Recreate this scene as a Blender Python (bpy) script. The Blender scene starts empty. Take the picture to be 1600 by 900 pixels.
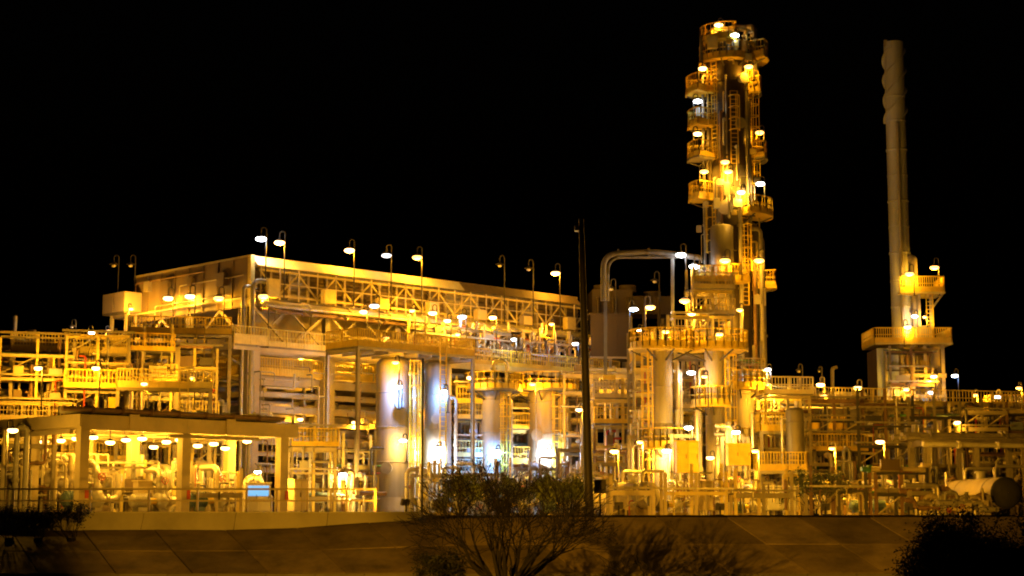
import bpy, math, random
from mathutils import Vector, Matrix

# ------------------------------------------------------------------ camera, sky, exposure
SC = bpy.context.scene
COL = SC.collection
PI = math.pi
R_ = math.radians
FPX = 2700.0                      # focal length in photograph pixels (1600 wide)
PITCH = math.atan(362.0 / FPX)    # eye level sits low in the frame
EYE = -0.2                        # the photographer stands a little below the plant's pad
cam_d = bpy.data.cameras.new('camera')
cam = bpy.data.objects.new('camera', cam_d)
COL.objects.link(cam)
cam.location = (0, 0, EYE)
cam.rotation_euler = (PI / 2 + PITCH, 0, 0)
cam_d.sensor_width = 36.0
cam_d.lens = 36.0 * FPX / 1600.0
cam_d.clip_start = 0.5
cam_d.clip_end = 3000.0
SC.camera = cam
wd = bpy.data.worlds.new('World')
SC.world = wd
wd.use_nodes = True
wn = wd.node_tree
sky = wn.nodes.new('ShaderNodeTexSky')
sky.sky_type = 'NISHITA'
sky.sun_disc = False
sky.sun_elevation = R_(-4)
sky.sun_rotation = R_(180)
wn.links.new(sky.outputs[0], wn.nodes['Background'].inputs[0])
wn.nodes['Background'].inputs[1].default_value = 0.012
SC.view_settings.view_transform = 'Standard'
SC.view_settings.look = 'None'
SC.view_settings.exposure = 0.68
SC.view_settings.gamma = 1.0
SC.view_settings.use_curve_mapping = False
SC.render.engine = 'CYCLES'
cy = SC.cycles
cy.max_bounces = 6
cy.diffuse_bounces = 4
cy.glossy_bounces = 3
cy.transmission_bounces = 2
cy.caustics_reflective = False
cy.caustics_refractive = False
cy.sample_clamp_indirect = 3.0
cy.use_denoising = True
cy.use_light_tree = True
cy.filter_width = 2.0

# ------------------------------------------------------------------ helpers
_ct, _st = math.cos(PITCH), math.sin(PITCH)


def at(px, py, d):
    """point seen at photograph pixel (px, py) standing d metres in front of the camera"""
    s = (450.0 - py) / FPX
    yy = _ct - s * _st
    zz = _st + s * _ct
    return Vector(((px - 800.0) / FPX / yy * d, d, EYE + d * zz / yy))


def zof(py, d):
    return at(800, py, d).z


def gnd(px, d):
    p = at(px, 812, d)
    return Vector((p.x, d, 0.0))


def rgb(r, g, b):
    return (r, g, b, 1.0)


MATS = {}


def mat(name, col, rough=0.6, metal=0.0, var=0.25, scale=1.5, dirt=0.35, bump=0.0, streak=False):
    m = bpy.data.materials.new(name)
    m.use_nodes = True
    nt = m.node_tree
    b = nt.nodes['Principled BSDF']
    b.inputs['Roughness'].default_value = rough
    b.inputs['Metallic'].default_value = metal
    tc = nt.nodes.new('ShaderNodeTexCoord')
    geo = nt.nodes.new('ShaderNodeNewGeometry')
    oi = nt.nodes.new('ShaderNodeObjectInfo')
    mp = nt.nodes.new('ShaderNodeMapping')
    nt.links.new(geo.outputs['Position'], mp.inputs['Vector'])
    if streak:
        mp.inputs['Scale'].default_value = (1, 1, 0.12)
    nz = nt.nodes.new('ShaderNodeTexNoise')
    nz.inputs['Scale'].default_value = scale
    nz.inputs['Detail'].default_value = 6
    nz.inputs['Roughness'].default_value = 0.65
    nt.links.new(mp.outputs[0], nz.inputs['Vector'])
    rp = nt.nodes.new('ShaderNodeMapRange')
    rp.inputs['From Min'].default_value = 0.3
    rp.inputs['From Max'].default_value = 0.72
    rp.inputs['To Min'].default_value = 1.0
    rp.inputs['To Max'].default_value = 1.0 - dirt
    nt.links.new(nz.outputs[0], rp.inputs['Value'])
    rv = nt.nodes.new('ShaderNodeMapRange')
    rv.inputs['To Min'].default_value = 1.0 - var
    rv.inputs['To Max'].default_value = 1.0 + var * 0.4
    nt.links.new(oi.outputs['Random'], rv.inputs['Value'])
    mu = nt.nodes.new('ShaderNodeMath')
    mu.operation = 'MULTIPLY'
    nt.links.new(rp.outputs[0], mu.inputs[0])
    nt.links.new(rv.outputs[0], mu.inputs[1])
    mx = nt.nodes.new('ShaderNodeMix')
    mx.data_type = 'RGBA'
    mx.blend_type = 'MULTIPLY'
    mx.inputs[0].default_value = 1.0
    mx.inputs[6].default_value = rgb(*col)
    cb = nt.nodes.new('ShaderNodeCombineColor')
    for i in range(3):
        nt.links.new(mu.outputs[0], cb.inputs[i])
    nt.links.new(cb.outputs[0], mx.inputs[7])
    nt.links.new(mx.outputs[2], b.inputs['Base Color'])
    rr = nt.nodes.new('ShaderNodeMapRange')
    rr.inputs['To Min'].default_value = max(0.05, rough - 0.15)
    rr.inputs['To Max'].default_value = min(1.0, rough + 0.15)
    nt.links.new(nz.outputs[0], rr.inputs['Value'])
    nt.links.new(rr.outputs[0], b.inputs['Roughness'])
    if bump > 0:
        n2 = nt.nodes.new('ShaderNodeTexNoise')
        n2.inputs['Scale'].default_value = scale * 7
        n2.inputs['Detail'].default_value = 5
        nt.links.new(geo.outputs['Position'], n2.inputs['Vector'])
        bp = nt.nodes.new('ShaderNodeBump')
        bp.inputs['Strength'].default_value = bump
        bp.inputs['Distance'].default_value = 0.05
        nt.links.new(n2.outputs[0], bp.inputs['Height'])
        nt.links.new(bp.outputs[0], b.inputs['Normal'])
    MATS[name] = m
    return m


def emat(name, col, strength):
    m = bpy.data.materials.new(name)
    m.use_nodes = True
    b = m.node_tree.nodes['Principled BSDF']
    b.inputs['Base Color'].default_value = rgb(0.8, 0.8, 0.75)
    b.inputs['Emission Color'].default_value = rgb(*col)
    b.inputs['Emission Strength'].default_value = strength
    if name == 'glow_sky':
        b.inputs['Base Color'].default_value = rgb(0.03, 0.06, 0.09)
    m.cycles.emission_sampling = 'NONE'
    MATS[name] = m
    return m


mat('steel', (0.38, 0.34, 0.27), 0.55, 0.0, 0.3, 1.3, 0.35)
mat('steel_dark', (0.10, 0.095, 0.09), 0.5, 0.2, 0.3, 1.3, 0.4)
mat('fireproof', (0.56, 0.49, 0.37), 0.8, 0.0, 0.15, 0.9, 0.3, 0.2)
mat('cream', (0.58, 0.50, 0.33), 0.6, 0.0, 0.12, 0.8, 0.3)
mat('yellow', (0.80, 0.58, 0.06), 0.5, 0.0, 0.2, 2.0, 0.3)
mat('yellow_pale', (0.74, 0.62, 0.22), 0.55, 0.0, 0.2, 2.0, 0.3)
mat('clad', (0.42, 0.38, 0.33), 0.68, 0.05, 0.15, 0.9, 0.55, 0.05, True)
mat('clad_dark', (0.20, 0.18, 0.15), 0.5, 0.35, 0.2, 0.8, 0.35, 0.05, True)
mat('tower_clad', (0.07, 0.055, 0.036), 0.5, 0.3, 0.1, 0.8, 0.35, 0.05, True)
mat('pipe_alu', (0.62, 0.58, 0.50), 0.38, 0.5, 0.25, 1.2, 0.25)
mat('pipe_grey', (0.45, 0.43, 0.40), 0.5, 0.1, 0.4, 1.2, 0.3)
mat('pipe_rust', (0.27, 0.17, 0.10), 0.7, 0.0, 0.3, 2.5, 0.4)
mat('pipe_green', (0.10, 0.30, 0.14), 0.5, 0.0, 0.2, 1.5, 0.3)
mat('valve_red', (0.45, 0.05, 0.03), 0.5, 0.0, 0.2, 2.0, 0.3)
mat('machine', (0.50, 0.49, 0.46), 0.5, 0.1, 0.3, 1.5, 0.3)
mat('machine_blue', (0.14, 0.22, 0.32), 0.5, 0.1, 0.2, 1.5, 0.3)
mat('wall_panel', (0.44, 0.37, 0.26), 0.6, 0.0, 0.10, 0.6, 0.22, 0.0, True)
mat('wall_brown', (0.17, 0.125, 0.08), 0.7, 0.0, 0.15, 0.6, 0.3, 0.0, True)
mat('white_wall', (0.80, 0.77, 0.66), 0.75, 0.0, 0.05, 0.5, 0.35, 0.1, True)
mat('grating', (0.24, 0.22, 0.18), 0.6, 0.3, 0.2, 2.0, 0.4)
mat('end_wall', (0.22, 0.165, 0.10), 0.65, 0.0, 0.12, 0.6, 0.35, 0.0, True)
mat('louvre', (0.26, 0.19, 0.07), 0.6, 0.0, 0.3, 0.9, 0.4)
mat('stack_clad', (0.52, 0.56, 0.66), 0.55, 0.1, 0.1, 0.7, 0.45, 0.05, True)  # bluish tone puts white lamplight into the chimney's colour
mat('shed_brown', (0.07, 0.052, 0.03), 0.7, 0.0, 0.1, 0.6, 0.3, 0.0, True)
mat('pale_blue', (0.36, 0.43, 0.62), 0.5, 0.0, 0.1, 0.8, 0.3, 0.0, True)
mat('concrete', (0.46, 0.37, 0.24), 0.9, 0.0, 0.35, 0.55, 0.7, 0.5)
mat('kerb_stone', (0.2, 0.19, 0.17), 0.85, 0.0, 0.15, 1.0, 0.35, 0.2)
mat('soil', (0.07, 0.055, 0.04), 0.95, 0.0, 0.0, 0.5, 0.5, 0.5)
mat('pad', (0.27, 0.25, 0.21), 0.9, 0.0, 0.0, 0.3, 0.4, 0.2)
mat('asphalt', (0.05, 0.05, 0.05), 0.9, 0.0, 0.0, 1.0, 0.3, 0.3)
mat('pole', (0.055, 0.05, 0.05), 0.6, 0.2, 0.1, 1.0, 0.3)
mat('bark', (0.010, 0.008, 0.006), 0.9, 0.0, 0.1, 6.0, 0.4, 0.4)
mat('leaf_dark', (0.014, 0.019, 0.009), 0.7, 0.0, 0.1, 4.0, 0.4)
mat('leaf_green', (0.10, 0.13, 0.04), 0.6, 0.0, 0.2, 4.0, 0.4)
mat('housing', (0.16, 0.15, 0.14), 0.5, 0.2, 0.2, 3.0, 0.3)
mat('rubber', (0.03, 0.03, 0.03), 0.8)
mat('dial_white', (0.75, 0.74, 0.70), 0.5, 0.0, 0.05, 2.0, 0.1)
mat('sign_red', (0.55, 0.07, 0.03), 0.5, 0.0, 0.1, 2.0, 0.2)
emat('glow_sodium', (1.0, 0.50, 0.16), 7.0)
emat('glow_mid', (1.0, 0.42, 0.09), 3.6)
emat('glow_white', (0.95, 0.97, 1.0), 9.0)
emat('glow_dim', (0.75, 0.85, 1.0), 1.6)
emat('glow_sky', (0.16, 0.50, 0.85), 0.7)
emat('glow_warm', (1.0, 0.62, 0.18), 2.5)


class MB:
    """collects simple shapes that become ONE mesh"""

    def __init__(s):
        s.v, s.f, s.sm = [], [], []

    def add(s, vs, fs, smooth=False):
        o = len(s.v)
        s.v.extend([tuple(v) for v in vs])
        for f in fs:
            s.f.append([i + o for i in f])
            s.sm.append(smooth)
        return s

    def box(s, x0, y0, z0, x1, y1, z1):
        return s.add([(x0, y0, z0), (x1, y0, z0), (x1, y1, z0), (x0, y1, z0), (x0, y0, z1), (x1, y0, z1), (x1, y1, z1), (x0, y1, z1)],
                     [(0, 3, 2, 1), (4, 5, 6, 7), (0, 1, 5, 4), (1, 2, 6, 5), (2, 3, 7, 6), (3, 0, 4, 7)])

    def cbox(s, c, sx, sy, sz):
        return s.box(c[0] - sx / 2, c[1] - sy / 2, c[2] - sz / 2, c[0] + sx / 2, c[1] + sy / 2, c[2] + sz / 2)

    def bar(s, p0, p1, w, h=None):
        h = h or w
        p0, p1 = Vector(p0), Vector(p1)
        x = (p1 - p0).normalized()
        up = Vector((0, 0, 1)) if abs(x.z) < 0.95 else Vector((0, 1, 0))
        y = up.cross(x).normalized()
        z = x.cross(y)
        vs = []
        for p in (p0, p1):
            for a, b in ((-1, -1), (1, -1), (1, 1), (-1, 1)):
                vs.append(p + y * (a * w / 2) + z * (b * h / 2))
        return s.add(vs, [(0, 1, 2, 3), (7, 6, 5, 4), (0, 4, 5, 1), (1, 5, 6, 2), (2, 6, 7, 3), (3, 7, 4, 0)])

    def path(s, pts, r, n=8, caps=True):
        pts = [Vector(p) for p in pts]
        rs = r if isinstance(r, (list, tuple)) else [r] * len(pts)
        t0 = (pts[1] - pts[0]).normalized()
        ref = Vector((0, 0, 1)) if abs(t0.z) < 0.9 else Vector((0, 1, 0))
        u = ref.cross(t0).normalized()
        vs, fs = [], []
        for i, p in enumerate(pts):
            if i == 0:
                t = t0
            elif i == len(pts) - 1:
                t = (pts[i] - pts[i - 1]).normalized()
            else:
                t = ((pts[i + 1] - p).normalized() + (p - pts[i - 1]).normalized())
                t = t.normalized() if t.length > 1e-6 else (pts[i + 1] - p).normalized()
            u = (u - t * u.dot(t))
            u = u.normalized() if u.length > 1e-6 else t.orthogonal().normalized()
            w = t.cross(u)
            for k in range(n):
                a = 2 * PI * k / n
                vs.append(p + (u * math.cos(a) + w * math.sin(a)) * rs[i])
        for i in range(len(pts) - 1):
            for k in range(n):
                k2 = (k + 1) % n
                fs.append((i * n + k, i * n + k2, (i + 1) * n + k2, (i + 1) * n + k))
        s.add(vs, fs, True)
        if caps:
            m = len(pts) - 1
            s.add(vs[:n], [tuple(reversed(range(n)))])
            s.add(vs[m * n:], [tuple(range(n))])
        return s

    def tube(s, p0, p1, r, n=8):
        return s.path([p0, p1], r, n)

    def lathe(s, prof, n=20, c=(0, 0, 0), axis='z', a0=0.0, a1=2 * PI, sharp=False):
        full = abs(a1 - a0 - 2 * PI) < 1e-6
        m = n if full else n + 1
        c = Vector(c)

        def ring(r, z):
            out = []
            for k in range(m):
                a = a0 + (a1 - a0) * k / n
                x, y = r * math.cos(a), r * math.sin(a)
                out.append(c + (Vector((x, y, z)) if axis == 'z' else Vector((z, x, y))))
            return out
        segs = [prof] if not sharp else [prof[i:i + 2] for i in range(len(prof) - 1)]
        for pf in segs:
            vs, fs = [], []
            for r, z in pf:
                vs += ring(max(r, 1e-4), z)
            for i in range(len(pf) - 1):
                for k in range(n):
                    k2 = (k + 1) % m
                    fs.append((i * m + k, i * m + k2, (i + 1) * m + k2, (i + 1) * m + k))
            s.add(vs, fs, True)
        return s

    def disc(s, c, axis, r, t, n=12):
        ax = Vector(axis).normalized()
        return s.tube(Vector(c) - ax * t / 2, Vector(c) + ax * t / 2, r, n)

    def ball(s, c, rx, ry, rz, n=10, m=6):
        vs, fs = [], []
        for i in range(m + 1):
            th = PI * i / m
            for k in range(n):
                a = 2 * PI * k / n
                vs.append((c[0] + rx * math.sin(th) * math.cos(a), c[1] + ry * math.sin(th) * math.sin(a), c[2] + rz * math.cos(th)))
        for i in range(m):
            for k in range(n):
                k2 = (k + 1) % n
                fs.append((i * n + k, (i + 1) * n + k, (i + 1) * n + k2, i * n + k2))
        return s.add(vs, fs, True)

    def torus(s, c, axis, R, r, n=12, m=5):
        ax = Vector(axis).normalized()
        u = ax.orthogonal().normalized()
        w = ax.cross(u)
        c = Vector(c)
        vs, fs = [], []
        for i in range(n):
            a = 2 * PI * i / n
            d = u * math.cos(a) + w * math.sin(a)
            for k in range(m):
                b = 2 * PI * k / m
                vs.append(c + d * (R + r * math.cos(b)) + ax * (r * math.sin(b)))
        for i in range(n):
            for k in range(m):
                fs.append((i * m + k, ((i + 1) % n) * m + k, ((i + 1) % n) * m + (k + 1) % m, i * m + (k + 1) % m))
        return s.add(vs, fs, True)

    def arc_plate(s, r0, r1, a0, a1, z0, z1, n=10):
        vs, fs = [], []
        for k in range(n + 1):
            a = a0 + (a1 - a0) * k / n
            c, q = math.cos(a), math.sin(a)
            vs += [(r0 * c, r0 * q, z0), (r1 * c, r1 * q, z0), (r1 * c, r1 * q, z1), (r0 * c, r0 * q, z1)]
        for k in range(n):
            b = k * 4
            for j in range(4):
                j2 = (j + 1) % 4
                fs.append((b + j, b + 4 + j, b + 4 + j2, b + j2))
        fs += [(0, 1, 2, 3), (n * 4 + 3, n * 4 + 2, n * 4 + 1, n * 4)]
        return s.add(vs, fs)

    def rail(s, pts, h=1.1, bars=0.28, toe=0.22, bw=0.035):
        """guard railing that follows a polyline on the deck: posts, two rails, thin bars, toe board"""
        pts = [Vector(p) for p in pts]
        for a, b in zip(pts[:-1], pts[1:]):
            L = (b - a).length
            if L < 0.05:
                continue
            up = Vector((0, 0, 1))
            s.bar(a + up * h, b + up * h, 0.07)
            s.bar(a + up * h * 0.55, b + up * h * 0.55, 0.05)
            if toe:
                s.bar(a + up * (toe / 2 + 0.01), b + up * (toe / 2 + 0.01), 0.02, toe)
            n = max(1, int(round(L / 1.5)))
            for k in range(n + 1):
                p = a.lerp(b, k / n)
                s.bar(p, p + up * h, 0.07)
            if bars:
                n = max(1, int(L / bars))
                for k in range(1, n):
                    p = a.lerp(b, k / n)
                    s.bar(p + up * 0.05, p + up * h, bw)
        return s

    def arc_rail(s, r, a0, a1, z, h=1.1, bars=0.28, toe=0.22, close=None, n=10):
        pts = [(r * math.cos(a0 + (a1 - a0) * k / n), r * math.sin(a0 + (a1 - a0) * k / n), z) for k in range(n + 1)]
        if close:
            pts = [(close * math.cos(a0), close * math.sin(a0), z)] + pts + [(close * math.cos(a1), close * math.sin(a1), z)]
        return s.rail(pts, h, bars, toe)

    def ladder(s, p, nx, z0, z1, w=0.5):
        """rungs between two stiles; nx = unit horizontal direction along the rungs"""
        p, nx = Vector((p[0], p[1], 0)), Vector((nx[0], nx[1], 0))
        for q in (-1, 1):
            s.bar(p + nx * (q * w / 2) + Vector((0, 0, z0)), p + nx * (q * w / 2) + Vector((0, 0, z1)), 0.07)
        k = 0
        while z0 + 0.3 * k < z1:
            zz = Vector((0, 0, z0 + 0.3 * k))
            s.bar(p - nx * (w / 2) + zz, p + nx * (w / 2) + zz, 0.04)
            k += 1
        return s

    def mesh(s, name, m):
        me = bpy.data.meshes.new(name)
        me.from_pydata(s.v, [], s.f)
        me.polygons.foreach_set('use_smooth', s.sm)
        me.materials.append(MATS[m])
        me.update()
        return me


def link(name, me, parent=None, loc=None, rot=None, scale=None):
    o = bpy.data.objects.new(name, me)
    COL.objects.link(o)
    if parent is not None:
        o.parent = parent
    if loc is not None:
        o.location = loc
    if rot is not None:
        o.rotation_euler = rot
    if scale is not None:
        o.scale = scale
    return o


def put(name, mb, m, parent=None, **kw):
    return link(name, mb.mesh(name, m), parent, **kw)


def thing(name, label, cat, loc=(0, 0, 0), rz=0.0, group=None):
    o = link(name, None, None, loc, (0, 0, rz))
    o.empty_display_size = 0.3
    o['label'] = label
    o['category'] = cat
    if group:
        o['group'] = group
    return o


def tag(o, label, cat, group=None):
    o['label'] = label
    o['category'] = cat
    if group:
        o['group'] = group
    return o


_unit = {}


def unit(shape, m):
    """shared unit meshes: along +x from 0 to 1, unit cross-section"""
    k = (shape, m)
    if k not in _unit:
        b = MB()
        if shape == 'box':
            b.box(0, -0.5, -0.5, 1, 0.5, 0.5)
        elif shape == 'ibeam':
            b.box(0, -0.5, 0.40, 1, 0.5, 0.5)
            b.box(0, -0.5, -0.5, 1, 0.5, -0.40)
            b.box(0, -0.07, -0.398, 1, 0.07, 0.398)
        elif shape == 'tube':
            b.path([(0, 0, 0), (1, 0, 0)], 0.5, 12)
        elif shape == 'tube6':
            b.path([(0, 0, 0), (1, 0, 0)], 0.5, 6)
        _unit[k] = b.mesh(shape, m)
    return _unit[k]


def bar(name, shape, m, parent, p0, p1, w, h=None):
    p0, p1 = Vector(p0), Vector(p1)
    h = h or w
    x = (p1 - p0).normalized()
    up = Vector((0, 0, 1)) if abs(x.z) < 0.95 else Vector((0, 1, 0))
    y = up.cross(x).normalized()
    z = x.cross(y)
    rot = Matrix((x, y, z)).transposed().to_euler()
    return link(name, unit(shape, m), parent, p0, rot, ((p1 - p0).length, w, h))


def rounded(pts, br=0.3, k=4):
    """polyline with its corners turned into bends"""
    pts = [Vector(p) for p in pts]
    out = [pts[0]]
    for a, b, c in zip(pts[:-2], pts[1:-1], pts[2:]):
        d0, d1 = (a - b), (c - b)
        r = min(br, d0.length * 0.45, d1.length * 0.45)
        q0, q1 = b + d0.normalized() * r, b + d1.normalized() * r
        for i in range(k + 1):
            t = i / k
            out.append(q0 * (1 - t) ** 2 + b * (2 * t * (1 - t)) + q1 * t * t)
    out.append(pts[-1])
    return out


def pipe(parent, pts, r, m='pipe_alu', br=None, flanges=(), n=10, name='pipe'):
    b = MB()
    b.path(rounded(pts, br if br else r * 3, 5) if len(pts) > 2 else pts, r, n)
    for i in flanges:                     # (segment index, position 0..1)
        a, c = Vector(pts[i[0]]), Vector(pts[i[0] + 1])
        p = a.lerp(c, i[1])
        ax = (c - a).normalized()
        b.disc(p - ax * 0.045, ax, r * 1.55, 0.05, n)
        b.disc(p + ax * 0.045, ax, r * 1.55, 0.05, n)
    return put(name, b, m, parent)


def valve(parent, p, axis, s=0.25, m='machine', wheel='valve_red', out=(0, -1, 0)):
    """globe valve body with bonnet, spindle and hand wheel"""
    b = MB()
    p, ax, o = Vector(p), Vector(axis).normalized(), Vector(out).normalized()
    b.ball(p, s * 0.8, s * 0.8, s * 0.8, 8, 5)
    b.disc(p - ax * s * 0.95, ax, s * 0.85, s * 0.25, 10)
    b.disc(p + ax * s * 0.95, ax, s * 0.85, s * 0.25, 10)
    b.tube(p, p + o * s * 2.0, s * 0.18, 6)
    v = put('valve', b, m, parent)
    w = MB()
    c = p + o * s * 2.0
    w.torus(c, o, s * 0.8, s * 0.11, 12, 5)
    u = o.orthogonal().normalized()
    w.bar(c - u * s * 0.8, c + u * s * 0.8, s * 0.12)
    t = o.cross(u)
    w.bar(c - t * s * 0.8, c + t * s * 0.8, s * 0.12)
    put('hand_wheel', w, wheel, v)
    return v


def frame(T, xs, ys, zs, cw=0.35, bw=0.3, bh=0.45, cm='steel', bm='steel', cshape='ibeam', skip=(), z0=0.0):
    """steel frame: one part for each column and each beam"""
    top = zs[-1]
    for x in xs:
        for y in ys:
            bar('column', cshape, cm, T, (x, y, z0), (x, y, top + 0.004), cw)
    for k, z in enumerate(zs):
        for y in ys:
            if (k, 'x') in skip:
                continue
            for a, b in zip(xs[:-1], xs[1:]):
                bar('beam', 'ibeam', bm, T, (a + cw / 2 + 0.004, y, z - bh / 2), (b - cw / 2 - 0.004, y, z - bh / 2), bw, bh)
        for x in xs:
            for a, b in zip(ys[:-1], ys[1:]):
                bar('beam', 'ibeam', bm, T, (x, a + cw / 2 + 0.004, z - bh / 2), (x, b - cw / 2 - 0.004, z - bh / 2), bw, bh * 0.98)


def ang(deg):
    return R_(deg)


A = R_(44.0)        # direction in which the plant's grid runs
rnd = random.Random(7)

# ------------------------------------------------------------------ ground, embankment, kerb, parapet


def ztop(x):
    if x < -10.5:
        return -0.66
    if x < -3.5:
        return -0.66 + (x + 10.5) / 7.0 * 0.50
    return -0.16 + min(1.0, (x + 3.5) / 5.0) * 0.07


Y_TOP, Y_FOOT, Z_FOOT = 76.8, 71.6, -2.38
b = MB()
xs = [-900, -120, -60] + [-40 + 2 * i for i in range(41)] + [60, 120, 900]
rows = []
for x in xs:
    zt = ztop(x)
    rows.append([(x, -300, -2.46), (x, 60, -2.46), (x, 71.5, -2.5), (x, 73.3, -2.38 + (zt + 2.38) * 0.327 - 0.13), (x, 75.1, -2.38 + (zt + 2.38) * 0.673 - 0.13),
                 (x, 76.85, zt - 0.13), (x, 77.2, zt - 0.13 if x < -3.5 else -0.05), (x, 79.2, zt - 0.13 if x < -4.5 else -0.06), (x, 79.6, -0.06), (x, 200, -0.06), (x, 2500, -0.06)])
vs = [p for r in rows for p in r]
m_ = len(rows[0])
b.add(vs, [(i * m_ + j, (i + 1) * m_ + j, (i + 1) * m_ + j + 1, i * m_ + j + 1) for i in range(len(xs) - 1) for j in range(m_ - 1)], True)
g = put('ground', b, 'soil')
g['kind'] = 'structure'
b = MB()
b.add([(-260, 79.76, 0), (-3.9, 79.76, 0), (-3.9, 77.0, 0), (260, 77.0, 0), (260, 420, 0), (-260, 420, 0)], [(0, 1, 2, 3, 4, 5)])
pad = put('plant_pad', b, 'pad')
pad['kind'] = 'structure'

emb = link('embankment', None)
emb['kind'] = 'structure'
rs_ = random.Random(3)
NR = 2
for i in range(-10, 18):
    for j in range(NR):
        t0, t1 = j / NR, (j + 1) / NR
        x0 = i * 3.15
        wl = 0.0

        def pt(x, t):
            zt = ztop(x)
            return Vector((x + 2.7 * t, Y_TOP + (Y_FOOT - Y_TOP) * t, zt + (Z_FOOT - zt) * t))
        gp = 0.03
        e = 0.004
        c = [pt(x0 + gp, t0 + e), pt(x0 + 3.15 - gp, t0 + e), pt(x0 + 3.15 - gp, t1 - e), pt(x0 + gp, t1 - e)]
        for q in c:
            q.z += rs_.uniform(-0.012, 0.02)
        lo = [q - Vector((0, 0, 0.1)) for q in c]
        mb = MB().add(c + lo, [(3, 2, 1, 0), (0, 1, 5, 4), (1, 2, 6, 5), (2, 3, 7, 6), (3, 0, 4, 7)])
        put('concrete_slab', mb, 'concrete', emb)
kb = link('kerb', None)
kb['kind'] = 'structure'
for i in range(-12, 18):
    mb = MB().box(i * 2.0 + 0.01, 71.1, -2.5, i * 2.0 + 1.99, 71.42, -2.37)
    put('kerb_stone', mb, 'kerb_stone', kb)

par = thing('concrete_apron', 'low white sloping concrete apron along the foot of the railing', 'apron', (-24.6, 77.0, 0))
for i in range(5):
    x0, x1 = i * 4.1 + 0.012, i * 4.1 + 4.088
    put('apron_slab', MB().add([(x0, 0, -0.72), (x1, 0, -0.72), (x1, 0.7, 0.12), (x0, 0.7, 0.12), (x0, 0, -1.1), (x1, 0, -1.1), (x1, 0.7, -0.5), (x0, 0.7, -0.5)],
                               [(0, 1, 2, 3), (0, 4, 5, 1), (1, 5, 6, 2), (2, 6, 7, 3), (3, 7, 4, 0), (7, 6, 5, 4)]), 'white_wall', par)
    put('coping', MB().box(x0, 0.703, -0.2, x1, 2.75, 0.15), 'white_wall', par)
gr = thing('guard_railing', 'pale yellow pipe guard railing on top of the white concrete apron', 'railing', (-24.6, 79.5, 0.155))
pp = [at(p, 800, 79.5).x + 24.6 for p in (-40, 20, 75, 140, 232, 308, 385, 432, 480, 517, 541, 586)]
for x in pp:
    bar('post', 'box', 'cream', gr, (x, 0, 0), (x, 0, 0.98), 0.1)
bar('top_rail', 'box', 'cream', gr, (pp[0], 0, 1.03), (pp[-1] + 0.04, 0, 1.03), 0.09)
bar('middle_rail', 'box', 'cream', gr, (pp[0], -0.085, 0.5), (pp[-1], -0.09, 0.5), 0.075)

# ------------------------------------------------------------------ main process building
C0 = gnd(385, 112)
BL = thing('process_building', 'large steel process building with panelled top storey and flat roof', 'building', C0, A)
BU, BV = 31.0, 14.0
UX = [0, 6.2, 12.4, 18.6, 24.8, 31.0]
VY = [0, 7.0, 14.0]
CW = 0.95
for x in UX:
    for y in VY:
        bar('column', 'box', 'fireproof', BL, (x, y, 0), (x, y, 11.0), CW)
        bar('column_base', 'box', 'concrete', BL, (x, y, -0.02), (x, y, 0.35), CW + 0.25)
for z, hh in ((11.0, 0.55), (10.1, 0.3), (9.1, 0.6), (8.1, 0.35), (7.2, 0.45), (6.2, 0.3), (5.2, 0.55), (4.2, 0.3), (3.2, 0.4)):
    for y in VY:
        for a, c in zip(UX[:-1], UX[1:]):
            bar('beam', 'ibeam', 'fireproof', BL, (a + CW / 2 + .004, y, z - hh / 2), (c - CW / 2 - .004, y, z - hh / 2), 0.35, hh)
    for x in UX:
        for a, c in zip(VY[:-1], VY[1:]):
            bar('beam', 'ibeam', 'fireproof', BL, (x, a + CW / 2 + .004, z - hh / 2), (x, c - CW / 2 - .004, z - hh / 2), 0.35, hh * 0.97)
# secondary floor joists and decks
for z in (11.0, 9.1, 5.2):
    for a, c in zip(UX[:-1], UX[1:]):
        put('deck', MB().box(a + 0.5, 0.3, z + 0.01, c - 0.5, 13.7, z + 0.08), 'grating', BL)
        for k in range(1, 4):
            xj = a + (c - a) * k / 4
            bar('joist', 'ibeam', 'steel', BL, (xj, 0.25, z - 0.17), (xj, 13.75, z - 0.17), 0.16, 0.3)
# railing bands along the open floors
for z, y0 in ((9.1, -0.32),):
    for a, c in zip(UX[:-1], UX[1:]):
        put('railing', MB().rail([(a + 0.5, y0, z + 0.05), (c - 0.5, y0, z + 0.05)], 1.15, 0.2, 0.5, 0.05), 'yellow', BL)
for a, c in zip(VY[:-1], VY[1:]):
    put('railing', MB().rail([(-0.32, a + 0.5, 9.15), (-0.32, c - 0.5, 9.15)], 1.15, 0.2, 0.5, 0.05), 'yellow', BL)
# truss zone 11.0 .. 13.7
ZT0, ZT1 = 11.1, 13.7
for y in VY:
    for x in UX:
        bar('truss_post', 'ibeam', 'steel', BL, (x, y, ZT0), (x, y, ZT1), 0.4)
for y in (0, 14.0):
    for a, c in zip(UX[:-1], UX[1:]):
        mid = (a + c) / 2
        for q0, q1 in ((a, mid), (mid, c)):
            dn = q0 == a
            bar('brace', 'box', 'cream', BL, (q0 + 0.2, y, ZT1 - 0.1 if dn else ZT0 + 0.1), (q1 - 0.02, y, ZT0 + 0.1 if dn else ZT1 - 0.1), 0.16)
            bar('brace', 'box', 'steel', BL, (q0 + 0.2, y + 0.18, ZT0 + 0.1 if dn else ZT1 - 0.1), (q1 - 0.02, y + 0.18, ZT1 - 0.1 if dn else ZT0 + 0.1), 0.11)
for a, c in zip(VY[:-1], VY[1:]):
    mid = (a + c) / 2
    bar('brace', 'box', 'cream', BL, (0, a + 0.2, ZT0 + 0.1), (0, mid, ZT1 - 0.1), 0.16)
    bar('brace', 'box', 'cream', BL, (0, mid, ZT1 - 0.12), (0, c - 0.2, ZT0 + 0.1), 0.16)
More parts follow.
